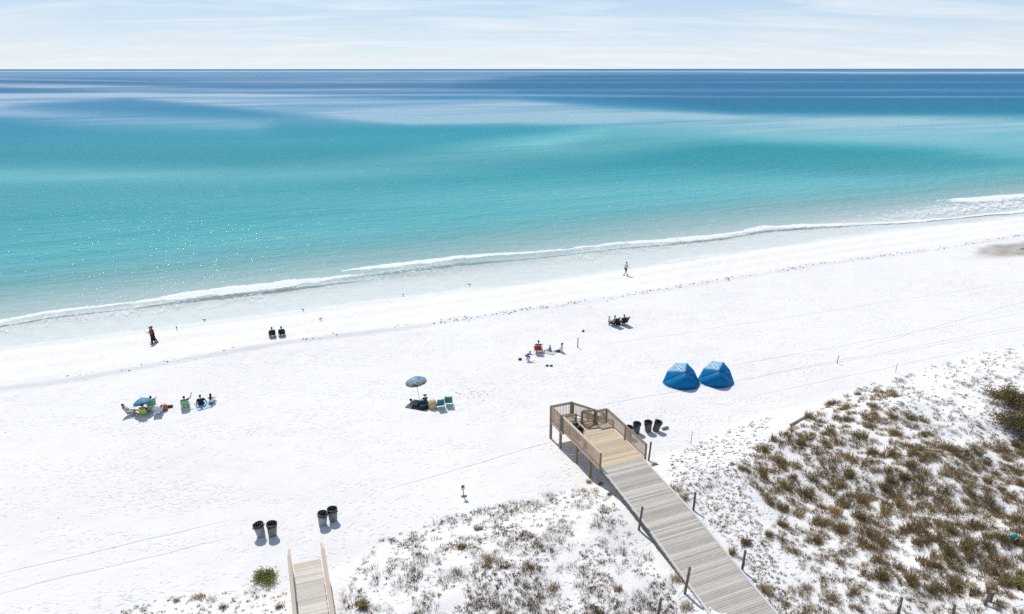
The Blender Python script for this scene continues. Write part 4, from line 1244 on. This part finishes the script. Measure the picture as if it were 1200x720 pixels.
def bag(px, py, size, mat, label, name='beach_bag', rz=0.3, handles=True, cat='bag'):
    f = on_ground(px, py); o = empty(name, f, rz, label, cat)
    w, d, h = size
    m = MB(); n = 16; prof = [(.80, -.02), (1.0, .05 * h), (1.06, .45 * h), (.98, .85 * h), (.80, h), (.40, h * .96), (.0001, h * .94)]
    base = 0
    for r, z in prof:
        for k in range(n):
            a = 2 * math.pi * k / n; c, s = math.cos(a), math.sin(a)
            q = (abs(c) ** 2.8 + abs(s) ** 2.8) ** (-1 / 2.8)
            m.v.append((w / 2 * r * q * c, d / 2 * r * q * s, z * (1 + .05 * math.sin(3 * a))))
    for i in range(len(prof) - 1):
        for k in range(n): m.f.append((i * n + k, i * n + (k + 1) % n, (i + 1) * n + (k + 1) % n, (i + 1) * n + k))
    m.build('body', mat, o, True)
    if handles:
        for s in (-1, 1):
            t = MB(); t.tube([(-w * .25, s * d * .3, h * .9), (-w * .18, s * d * .36, h * 1.25), (w * .18, s * d * .36, h * 1.25), (w * .25, s * d * .3, h * .9)], .012, 6); t.build('handle', mat, o, True)
    return o
bag(192.4, 480.8, (.55, .42, .42), simple('bag_orange_brown', (.34, .12, .045), .7), 'orange brown bag on sand beside the empty white chair')
bag(198.7, 477.6, (.50, .24, .18), simple('bag_dark_maroon', (.03, .012, .012), .6), 'small dark flat bag on sand right of the orange brown bag', handles=False)
bag(507.0, 478.5, (.62, .55, .62), simple('bag_straw', (.56, .44, .24), .8), 'straw coloured bag at the right edge of the umbrella shade')
bag(496.5, 479.2, (.62, .40, .36), simple('bag_black', (.008, .008, .009), .6), 'black bag in the shade of the patterned umbrella')
bag(609.5, 422.0, (.32, .24, .16), simple('bag_dark_green', (.03, .03, .02), .7), 'small dark bag left of the child in purple', handles=False)
bag(641.2, 429.3, (.26, .20, .12), simple('bag_dark_olive', (.045, .04, .035), .7), 'small dark bag on bare sand, left one of a pair below the red group', handles=False)
bag(646.0, 429.4, (.26, .20, .12), simple('bag_dark_olive', (.045, .04, .035), .7), 'small dark bag on bare sand, right one of a pair below the red group', handles=False)
bag(683.4, 388.8, (.24, .18, .16), simple('bag_dark_olive', (.045, .04, .035), .7), 'single small dark bag on sand above the thin stake', handles=False)

# patterned umbrella group
person(on_ground(489.5, 476.0, .03), R(-80), 'person with dark hair lying on the dark shade sheet under the patterned umbrella',
       dict(hip=(80, 92), knee=(6, 40), shoulder=(-30, -20), elbow=(10, 20), abd=(20, 20), lean=-62, nod=30, splay=6, lie=True), SK1, C_GRY, C_NAVY, H_BLK, seat=.02, scale=.98)
seated(498.5, 472.2, SEAWARD, None, 'person in teal blue top sitting behind the dark shade sheet under the patterned umbrella', '', SK2, C_TEAL, C_TEAL, None, dict(hip=(95, 92), knee=(80, 86), shoulder=(40, 50), elbow=(30, 25), abd=(14, 16), lean=12, splay=10), sc=.8, hat=C_TEAL)
beach_chair(on_ground(515.6, 477.4), SEAWARD - .1, CH_TEAL, M_FR, 'empty blue teal chair next to the straw coloured bag', R(20), .26, .66)
beach_chair(on_ground(526.0, 474.2), SEAWARD - .35, CH_TEAL2, M_FR, 'empty green teal chair, the rightmost beside the patterned umbrella', R(18), .26, .66)

# group with the red chair
seated(630.8, 412.6, R(-8), CH_RED, 'person in red top sitting in a red chair on open sand', 'red folding chair holding the person in red', SK3, C_RED, C_RED, H_BLK, dict(hip=(88, 84), knee=(40, 60), shoulder=(50, 60), elbow=(25, 25), abd=(24, 24), lean=18, nod=8, splay=24), short_bottom=True, shoes=C_BLK, csc=1.2, back=.55)
seated(644.2, 411.6, R(60), None, 'small child in grey sitting on a pale towel right of the red chair', '', SK1, C_GRY, C_GRY, H_BRN, dict(hip=(90, 86), knee=(50, 60), shoulder=(40, 30), elbow=(30, 30), lean=8, splay=16), sc=.66)
seated(656.6, 412.6, R(75), None, 'person in white top and navy trousers sitting on sand with legs stretched to the left', '', SK2, C_WHT, C_NAVY, H_BRN, dict(hip=(82, 84), knee=(4, 12), shoulder=(-10, 20), elbow=(15, 30), abd=(18, 16), lean=-6, splay=5), sleeves='long')
person(on_ground(616.5, 423.2), R(-70), 'child in purple with black hair bending down to the sand', dict(hip=(60, 80), knee=(95, 110), shoulder=(60, 66), elbow=(10, 12), lean=62, nod=-20, splay=10), SK1, C_PUR, C_PUR, H_BLK, scale=.74)

# group with two black chairs
seated(719.0, 381.5, R(38), CH_BLK, 'person in white top with black hair sitting in the left black chair', 'black folding chair holding the person in white', SK3, C_WHT, C_BLK, H_BLK, dict(SIT, lean=-6), frame=M_FRD, csc=1.2, back=.68)
seated(730.3, 380.4, R(30), CH_BLK, 'person in maroon top sitting in the right black chair', 'black folding chair holding the person in maroon', SK2, C_MAR, C_MAR, H_BRN, dict(SIT, lean=-4), frame=M_FRD, csc=1.2, back=.68)
person(on_ground(713.3, 377.6), R(-100), 'small child in pale clothes wearing a grey green sun hat beside the black chairs', dict(hip=(80, 84), knee=(60, 70), shoulder=(30, 60), elbow=(30, 10), lean=5, splay=10), SK3, C_WHT, C_LAV, H_BRN, scale=.68, seat=.0, hat=cloth('hat_grey_green', (.16, .26, .20)))
bag(724.3, 380.5, (.5, .36, .34), simple('bag_black', (.008, .008, .009), .6), 'black bag on sand between the two black chairs')

# black folding wagon left on the platform
def wagon():
    p = bw(4.15, .52, 1.505)
    o = empty('beach_wagon', p, math.atan2(BW_A[1], BW_A[0]) - math.pi / 2 + .15, 'black beach wagon piled with black bags by the platform railing', 'wagon')
    K = simple('wagon_black', (.007, .007, .008), .6); G = simple('wagon_metal', (.25, .25, .26), .35, .1, 9, .7)
    m = MB(); pr = [(.25, .42, .22), (.27, .45, .30), (.29, .48, .58)]
    for w, l, z in pr: m.v += [(-w, -l, z), (w, -l, z), (w, l, z), (-w, l, z)]
    for i in range(2):
        for k in range(4): m.f.append((i * 4 + k, i * 4 + (k + 1) % 4, (i + 1) * 4 + (k + 1) % 4, (i + 1) * 4 + k))
    m.f.append((3, 2, 1, 0)); m.build('tub', K, o)
    for x, y in ((-.27, -.33), (.27, -.33), (-.27, .33), (.27, .33)):
        w = MB(); w.tube([(x - .035, y, .11), (x + .035, y, .11)], .11, 16); wh = w.build('wheel', K, o, True)
        w = MB(); w.tube([(x - .038, y, .11), (x + .038, y, .11)], .05, 12); w.build('rim', G, wh, True)
    m = MB(); m.tube([(0, -.48, .26), (0, -.78, .36), (0, -.95, .75), (-.09, -.96, .77), (.09, -.96, .77)], .014, 6); m.build('pull_handle', G, o, True)
    m = MB()
    for x, y in ((-.28, -.46), (.28, -.46), (-.28, .46), (.28, .46)): m.tube([(x * .9, y * .9, .2), (x, y, .62)], .013, 6)
    m.build('frame', G, o, True)
    L = MB(); L.ball((0, .12, .66), (.26, .28, .24), 12, 8); L.ball((.05, -.2, .60), (.22, .22, .18), 12, 8); L.build('load', K, o, True)
wagon()
q_ = bw(2.55, .34, 1.5)
def platform_bag():
    o = empty('shoulder_bag', q_, .4, 'small black bag on the deck just behind the black wagon', 'bag')
    m = MB(); m.ball((0, 0, .16), (.20, .15, .17), 12, 8); m.build('body', M_LINER, o, True)
    m = MB(); m.tube([(-.14, 0, .24), (-.08, .03, .40), (.08, .03, .40), (.14, 0, .24)], .012, 6); m.build('strap', M_LINER, o, True)
platform_bag()

# shorebirds on the damp sand
M_BIRD, M_LEG = simple('bird_dark', (.05, .045, .04), .7), simple('bird_leg', (.03, .02, .015), .6)
def bird(px, py, rz, label, s=1.25):
    o = empty('shorebird', on_ground(px, py), rz, label, 'bird', 'small dark shorebirds on the damp sand')
    o.scale = (s,) * 3
    m = MB(); m.tube([(0, -.16, .165), (0, -.10, .17), (0, .0, .17), (0, .08, .185), (0, .11, .225)], [(.012, .006), (.045, .032), (.058, .055), (.042, .045), (.026, .026)], 10)
    m.ball((0, .125, .25), (.030, .036, .030), 10, 7); m.build('body', M_BIRD, o, True)
    m = MB(); m.tube([(0, .15, .25), (0, .21, .24)], [.009, .003], 6); m.build('beak', M_LEG, o, True)
    for x in (-.02, .02):
        m = MB(); m.tube([(x, 0, .13), (x, -.01, .07), (x, 0, -.005), (x, .035, -.003)], .006, 5); m.build('leg', M_LEG, o, True)
bird(207.3, 386.6, .5, 'dark shorebird on damp sand, nearest to the person with auburn hair')
bird(240.1, 377.3, 2.0, 'dark shorebird at the edge of the wet sand right of the walking person')
bird(355.3, 365.2, 1.0, 'dark shorebird on wet sand above the two navy chairs')
bird(375.8, 376.0, -1.0, 'dark shorebird on dry sand to the upper right of the two navy chairs')
bird(472.6, 347.6, .2, 'dark shorebird by the wet sand near the middle of the shoreline')
bird(550.2, 335.4, 1.6, 'dark shorebird on the beach face farthest along to the right')

# ------------------------------------------------------------------ plants
def blade_material(name, cols, rough=.7):
    t = NT(name)
    isl = t.node('ShaderNodeNewGeometry').outputs['Random Per Island']
    orv = t.node('ShaderNodeObjectInfo').outputs['Random']
    col = t.ramp(isl, [(i / (len(cols) - 1), c) for i, c in enumerate(cols)])
    f = t.rng(orv, 0, 1, .75, 1.25)
    col = t.mix(1.0, col, t.node('ShaderNodeCombineColor', ins={0: f, 1: f, 2: f}).outputs[0], 'MULTIPLY')
    b = t.node('ShaderNodeBsdfPrincipled', ins={'Base Color': col, 'Roughness': rough, 'Specular IOR Level': .25})
    tr = t.node('ShaderNodeBsdfTranslucent', ins={'Color': col})
    return t.done(t.node('ShaderNodeMixShader', ins={0: .34, 1: b.outputs[0], 2: tr.outputs[0]}).outputs[0])
G_BROWN = blade_material('dry_grass', [(.13, .086, .036), (.34, .24, .11), (.52, .395, .21), (.23, .165, .075)])
G_OLIVE = blade_material('olive_grass', [(.11, .085, .032), (.26, .20, .08), (.40, .31, .15), (.19, .155, .055)])
G_SPARSE = blade_material('grey_dry_stems', [(.05, .031, .015), (.17, .11, .052), (.34, .235, .12), (.10, .072, .03)])
G_GREEN = blade_material('green_leaves', [(.17, .18, .05), (.38, .38, .11), (.50, .48, .18), (.26, .26, .07)])
G_DARKG = blade_material('dark_green_leaves', [(.11, .086, .034), (.24, .19, .08), (.36, .28, .14), (.16, .13, .05)])

def blades(n, r0, r1, h0, h1, w, seed, droop=.55, lean=.5):
    """n curved grass blades rooted in a disc: vertices and triangles."""
    g = np.random.default_rng(seed)
    a = g.uniform(0, 2 * np.pi, n); r = r0 * np.sqrt(g.uniform(0, 1, n))
    bx, by = r * np.cos(a), r * np.sin(a)
    da = a + g.normal(0, .9, n); L = g.uniform(h0, h1, n); out = g.uniform(.1, 1, n) * lean + (r / max(r0, 1e-3)) * lean * .6
    V, Fc = [], []
    ts = (0, .4, .75, 1.0)
    dx, dy = np.cos(da), np.sin(da); sx, sy = -dy, dx
    tw = g.uniform(0, np.pi, n); cx, cy = sx * np.cos(tw) + dx * np.sin(tw), sy * np.cos(tw) + dy * np.sin(tw)
    rows = []
    for k, t in enumerate(ts):
        ho = L * out * (t ** 1.5); z = L * (t - droop * out * t * t * .55)
        ww = w * (1 - .75 * t) * g.uniform(.7, 1.3, n) / 2
        px, py = bx + dx * ho, by + dy * ho
        if k < 3:
            rows.append(np.stack([px - cx * ww, py - cy * ww, z], -1)); rows.append(np.stack([px + cx * ww, py + cy * ww, z], -1))
        else: rows.append(np.stack([px, py, z], -1))
    Vv = np.stack(rows, 1)                    # n x 7 x 3
    Vv[:, 0:2, 2] -= .06
    tri = np.array([(0, 1, 3), (0, 3, 2), (2, 3, 5), (2, 5, 4), (4, 5, 6)])
    Fi = (np.arange(n)[:, None, None] * 7 + tri[None]).reshape(-1, 3)
    return Vv.reshape(-1, 3), Fi

def tuft_proto(n, r0, h0, h1, w, seed, mat, lean=.5, droop=.6):
    V, Fi = blades(n, r0, 0, h0, h1, w, seed, droop, lean)
    # uneven clump: several crowns
    g = np.random.default_rng(seed + 99)
    k = 4; cx = g.normal(0, r0 * .55, (k, 2)); hs = g.uniform(.55, 1.15, k)
    pick = np.repeat(g.integers(0, k, n), 7)
    V = V.copy(); V[:, 0] = V[:, 0] * .75 + cx[pick, 0]; V[:, 1] = V[:, 1] * .75 + cx[pick, 1]; V[:, 2] *= hs[pick]
    o = np_mesh('dune_grass_tuft', V, Fi, mat, smooth=False, tri=True)
    me = o.data; bpy.data.objects.remove(o)
    return me

BUSHY = [tuft_proto(230, .27, .20, .56, .028, 100 + i, G_BROWN if i % 4 else G_OLIVE, .62, .6) for i in range(7)]
THIN = [tuft_proto(75, .24, .14, .42, .015, 200 + i, G_SPARSE, .8, .6) for i in range(6)]

def inside(poly, x, y):
    c = False; n = len(poly)
    for i in range(n):
        x1, y1 = poly[i]; x2, y2 = poly[(i + 1) % n]
        if (y1 > y) != (y2 > y) and x < (x2 - x1) * (y - y1) / (y2 - y1) + x1: c = not c
    return c

def scatter(poly, n, mind, seed, weight=None):
    g = random.Random(seed); xs, ys = [p[0] for p in poly], [p[1] for p in poly]
    out, tries = [], 0
    while len(out) < n and tries < n * 60:
        tries += 1
        x, y = g.uniform(min(xs), max(xs)), g.uniform(min(ys), max(ys))
        if not inside(poly, x, y): continue
        if weight and g.random() > weight(x, y): continue
        md = mind * (y - 60) / 540
        if any((x - a) ** 2 + ((y - b) * 1.3) ** 2 < md * md for a, b in out[-400:]): continue
        out.append((x, y))
    return out

def on_walk(p):
    q = np.array([p.x, p.y]) - BW_O; a, b = q @ BW_A, q @ BW_B
    if a > -.2: return -.3 < b < 3.5 and a < 7
    s = min(-a / 12.4, 2) * 1.32
    return -s - .25 < b < 3.35 - s + .05
def on_walk2(p): return abs(p.x + 9.6 + (p.y - 27) * .3) < 1.25 and p.y < 30.5

DENSE = [(868, 548), (900, 518), (935, 500), (975, 470), (1010, 455), (1045, 455), (1062, 475), (1085, 505), (1110, 525), (1160, 520), (1200, 515), (1330, 530), (1330, 700), (1200, 695), (1130, 705), (1060, 690), (985, 665), (945, 645), (905, 600)]
LOWER = [(905, 610), (985, 655), (1060, 662), (1130, 690), (1330, 690), (1330, 800), (960, 800), (905, 700), (888, 660)]
UPPER = [(1000, 456), (1060, 438), (1130, 420), (1200, 404), (1330, 380), (1330, 520), (1200, 535), (1110, 530), (1070, 500)]
LEFT = [(430, 652), (445, 632), (560, 597), (640, 580), (695, 572), (715, 585), (790, 690), (800, 730), (780, 790), (380, 790), (400, 690)]
FARLEFT = [(140, 716), (200, 700), (290, 692), (334, 690), (342, 790), (60, 790), (100, 740)]
STRIP = [(785, 535), (838, 510), (905, 486), (890, 540), (880, 580), (905, 640), (915, 690), (950, 740), (915, 740), (868, 655), (812, 590), (780, 556)]

def patchy(sc, lo, hi, seed):
    def f(x, y):
        p = at(x, y, 1.2); return float(sstep(lo, hi, vnoise(p.x / sc, p.y / sc, seed) * .65 + .35 * vnoise(p.x / sc * 2.7, p.y / sc * 2.7, seed + 1)))
    return f
def fade(f):                          # the scrub thins out towards its lower edge
    return lambda x, y: f(x, y) * (1 - .75 * float(sstep(-30, 55, y - 585 - (x - 880) * .36)))
def put(mesh, px, py, s, label, group, name='dune_grass_tuft', sz=1.0, cat='dune grass'):
    p = on_ground(px, py, -.02)
    if on_walk(p) or on_walk2(p): return None
    o = bpy.data.objects.new(name, mesh); COL.objects.link(o)
    o.location = p; o.rotation_euler = (random.uniform(-.1, .1), random.uniform(-.1, .1), random.uniform(0, 6.28)); o.scale = (s, s, s * sz)
    return tag(o, label, cat, group)

# clumps against the boardwalk, each recognisable
for px, py, s, lab in ((791, 575, 1.0, 'dark brown grass clump against the right side of the boardwalk, below the platform'),
                       (801, 584, 1.1, 'darkest brown grass clump hugging the boardwalk beside a leaning post'),
                       (858, 650, .85, 'brown grass clump just off the right edge of the boardwalk, above a dark post'),
                       (894, 692, 1.1, 'tall brown grass clump beside the boardwalk at the bottom'),
                       (792, 680, .8, 'brown grass clump growing against the left edge of the boardwalk'),
                       (803, 714, .9, 'brown grass clump in shade left of the boardwalk at the bottom'),
                       (768, 545, .6, 'small grass clump at the foot of the post ending the platform railing'),
                       (690, 566, .7, 'low brown clump beneath the left end of the platform'),
                       (704, 568, .6, 'brown clump at the bend where tan deck meets grey deck'),
                       (714, 580, .55, 'small clump tucked under the left side of the grey boardwalk')):
    p = on_ground(px, py, -.02); o = bpy.data.objects.new('dune_grass_tuft', random.choice(BUSHY)); COL.objects.link(o)
    o.location = p; o.rotation_euler = (0, 0, random.uniform(0, 6)); o.scale = (s * .9, s * .9, s * 1.1); tag(o, lab, 'dune grass')

pts = scatter(DENSE, 150, 16, 5, fade(patchy(1.1, .10, .5, 51)))
for x, y in pts:
    put(random.choice(BUSHY), x, y, random.uniform(.75, 1.25), 'brown dune grass clump in the thick scrub at the right', 'brown grass clumps of the right scrub', sz=random.uniform(1.0, 1.4))
for x, y in scatter(LOWER, 45, 15, 6, patchy(1.6, .25, .6, 53)):
    put(random.choice(BUSHY), x, y, random.uniform(.45, .9), 'brown dune grass clump on white sand below the thick scrub at the right', 'brown grass clumps below the right scrub')
def stuff_mesh(name, items, protos, label, mat):
    """Many small plants as one mesh: items are (px, py, scale)."""
    VV, FF, n = [], [], 0
    for px, py, s in items:
        p = on_ground(px, py, -.02)
        if on_walk(p) or on_walk2(p): continue
        V, Fi = protos[random.randrange(len(protos))]
        a = random.uniform(0, 6.28); c, sn = math.cos(a), math.sin(a)
        W = np.stack([(V[:, 0] * c - V[:, 1] * sn) * s + p.x, (V[:, 0] * sn + V[:, 1] * c) * s + p.y, V[:, 2] * s + p.z], -1)
        VV.append(W); FF.append(Fi + n); n += len(W)
    o = np_mesh(name, np.concatenate(VV), np.concatenate(FF), mat, smooth=False, tri=True)
    return tag(o, label, kind='stuff')
TFILL = [blades(45, .2, 0, .10, .34, .016, 350 + i, .6, .85) for i in range(5)]
FILL = [blades(85, .26, 0, .12, .42, .028, 300 + i, .6, .8) for i in range(5)]
SPRIG = [blades(20, .06, 0, .05, .13, .026, 400 + i, .5, .75) for i in range(6)]
stuff_mesh('dune_grass', [(x, y, random.uniform(.5, 1.15)) for x, y in scatter(DENSE, 1300, 5, 7, fade(patchy(1.1, .06, .5, 51)))] +
           [(x, y, random.uniform(.4, .8)) for x, y in scatter(LOWER, 330, 6, 8, patchy(1.6, .25, .62, 53))], FILL, 'low brown grass filling the scrub at the right', G_BROWN)

for x, y in scatter(UPPER, 18, 16, 9, patchy(3, .3, .62, 55)):
    put(random.choice(THIN + BUSHY[:2]), x, y, random.uniform(.5, 1.0), 'thin grass clump on the pale dune crest at the upper right', 'thin grass clumps on the right dune crest')
for x, y in scatter(LEFT, 70, 11, 10, patchy(1.6, .42, .66, 57)):
    put(random.choice(THIN) if random.random() < .85 else random.choice(BUSHY), x, y, random.uniform(.6, 1.2) , 'thin dry grass clump on the pocked dune left of the boardwalk', 'thin grass clumps of the left dune')
for x, y in scatter(FARLEFT, 12, 13, 12):
    put(random.choice(THIN), x, y, random.uniform(.6, 1.2), 'thin grass clump at the bottom edge left of the pale walkway', 'thin grass clumps by the pale walkway')
sp = [(x, y, random.uniform(.6, 1.3)) for x, y in scatter(STRIP, 1000, 2.5, 13)] + [(x, y, random.uniform(.6, 1.4)) for x, y in scatter(UPPER, 1000, 2.8, 14, patchy(1.6, .2, .6, 61))] \
   + [(x, y, random.uniform(.6, 1.5)) for x, y in scatter(LEFT, 1700, 2.4, 15, patchy(1.4, .34, .62, 57))] + [(x, y, random.uniform(.6, 1.4)) for x, y in scatter(FARLEFT, 420, 2.6, 16)] \
   + [(x, y, random.uniform(.6, 1.3)) for x, y in scatter(LOWER, 620, 3, 17)] + [(x, y, random.uniform(.6, 1.3)) for x, y in scatter(DENSE, 380, 3, 18)]
stuff_mesh('dune_grass', [(x, y, random.uniform(.6, 1.3)) for x, y in scatter(LEFT, 620, 4, 21, patchy(1.3, .38, .62, 57))] + [(x, y, random.uniform(.6, 1.2)) for x, y in scatter(UPPER, 420, 4.5, 22, patchy(1.3, .28, .62, 55))], TFILL, 'wispy dry grass between the clumps on the pale dunes', G_SPARSE)
stuff_mesh('ground_cover', sp, SPRIG, 'tiny dark sprigs dotted over the dune sand', G_SPARSE)

def shrub(px, py, rad, h, n, leaf, mat, label, seed, lw=.03):
    p = on_ground(px, py, -.03)
    o = empty('shrub', p, 0, label, 'shrub')
    g = np.random.default_rng(seed)
    m = MB(); tips = []
    for k in range(11):
        a = 2 * math.pi * k / 11 + g.uniform(-.3, .3); e = g.uniform(.35, 1.0)
        t = Vector((rad * e * math.cos(a), rad * .8 * e * math.sin(a), h * g.uniform(.55, 1.0) * (1.15 - .5 * e)))
        m.tube([(0, 0, -.1), t * .45 + Vector((0, 0, h * .12)), t], [.022, .014, .006], 6); tips.append(t)
    m.build('stem', W_OLD, o, True)
    V, Fq = [], []
    for i in range(n):
        t = tips[g.integers(len(tips))] * g.uniform(.45, 1.05)
        c = np.array(t) + g.normal(0, 1, 3) * np.array([rad * .17, rad * .17, h * .10]); c[2] = max(c[2], .03)
        d = g.normal(0, 1, 3); d[2] = abs(d[2]) * .7; d /= np.linalg.norm(d)
        s = np.cross(d, g.normal(0, 1, 3)); s /= np.linalg.norm(s)
        L, w = leaf * g.uniform(.6, 1.3), lw * g.uniform(.7, 1.3)
        b0 = len(V); V += [c, c + d * L * .5 + s * w, c + d * L, c + d * L * .5 - s * w]; Fq.append((b0, b0 + 1, b0 + 2, b0 + 3))
    f = np_mesh('foliage', np.array(V), np.array(Fq), mat, smooth=False); f.parent = o
    return o
shrub(311, 679, .72, .42, 1500, .13, G_GREEN, 'low yellow green bush on white sand left of the pale walkway', 71, .022)
shrub(874, 637, .36, .35, 500, .11, G_OLIVE, 'small olive bush right of the boardwalk on pocked sand', 72, .018)
shrub(1184, 474, 1.7, 1.35, 5200, .15, G_DARKG, 'large dark green shrub at the right edge, upper of two', 73, .03)
shrub(1194, 505, 1.7, 1.3, 5200, .15, G_DARKG, 'large dark green shrub at the right edge, lower of two', 74, .03)
shrub(1230, 478, 1.5, 1.0, 3500, .15, G_DARKG, 'dark green shrub just past the right edge of the photo', 77, .03)
for bx_, by_, bs_, bl_ in ((205, 706, .5, 'low olive clump at the bottom edge far left of the pale walkway'), (232, 701, .7, 'olive clump midway along the bottom left dune edge'), (262, 712, .6, 'olive clump at the very bottom left of the yellow green bush'), (328, 712, .6, 'olive clump against the left rail of the pale walkway')):
    p = on_ground(bx_, by_, -.02); o = bpy.data.objects.new('dune_grass_tuft', random.choice(BUSHY)); COL.objects.link(o)
    o.location = p; o.scale = (bs_,) * 3; tag(o, bl_, 'dune grass')
shrub(425, 712, .35, .35, 500, .12, G_OLIVE, 'small olive bush in the bottom left of the left dune', 75, .018)
shrub(1196, 686, .45, .5, 700, .13, G_GREEN, 'yellow green bush at the lower right corner', 76, .02)

# ------------------------------------------------------------------ weed left by the tide
def flecks():
    mb = MB(); g = random.Random(3)
    u0, u1 = WRACK[0][0], WRACK[0][-1]
    def lump(x, y, s):
        z = gz(x, y); n = 6; a0 = g.uniform(0, 6)
        top = [(x + s * g.uniform(.6, 1.2) * math.cos(a0 + k * 1.047), y + s * g.uniform(.4, .9) * math.sin(a0 + k * 1.047), z + s * .05) for k in range(n)]
        mb.add(top + [(x, y, z + s * .45)], [(k, (k + 1) % n, n) for k in range(n)])
    for i in range(1500):
        u = g.uniform(u0, u1)
        t = (u - u0) / (u1 - u0)
        dens = (.25 if t < .28 else 1.0) * (vnoise(u / 2.2, 0.0, 81) ** 1.3)
        if g.random() > dens: continue
        v = float(np.interp(u, *WRACK)) + g.gauss(.15, .28); x, y = to_xy(u, v)
        lump(x, y, g.uniform(.03, .13))
    for i in range(420):
        u = g.uniform(u0, u1); v = float(np.interp(u, *WRACK)) + g.uniform(-22, 5)
        if vnoise(u / 6, v / 4, 82) < .5: continue
        x, y = to_xy(u, v); lump(x, y, g.uniform(.02, .06))
    c = at(551, 461, 0)
    for i in range(60): lump(c.x + g.gauss(0, .9), c.y + g.gauss(0, .5), g.uniform(.02, .07))
    o = mb.build('seaweed', simple('dry_weed', (.10, .08, .065), .9, .3, 30)); tag(o, 'dark weed and shell line left by the tide', kind='stuff')
flecks()
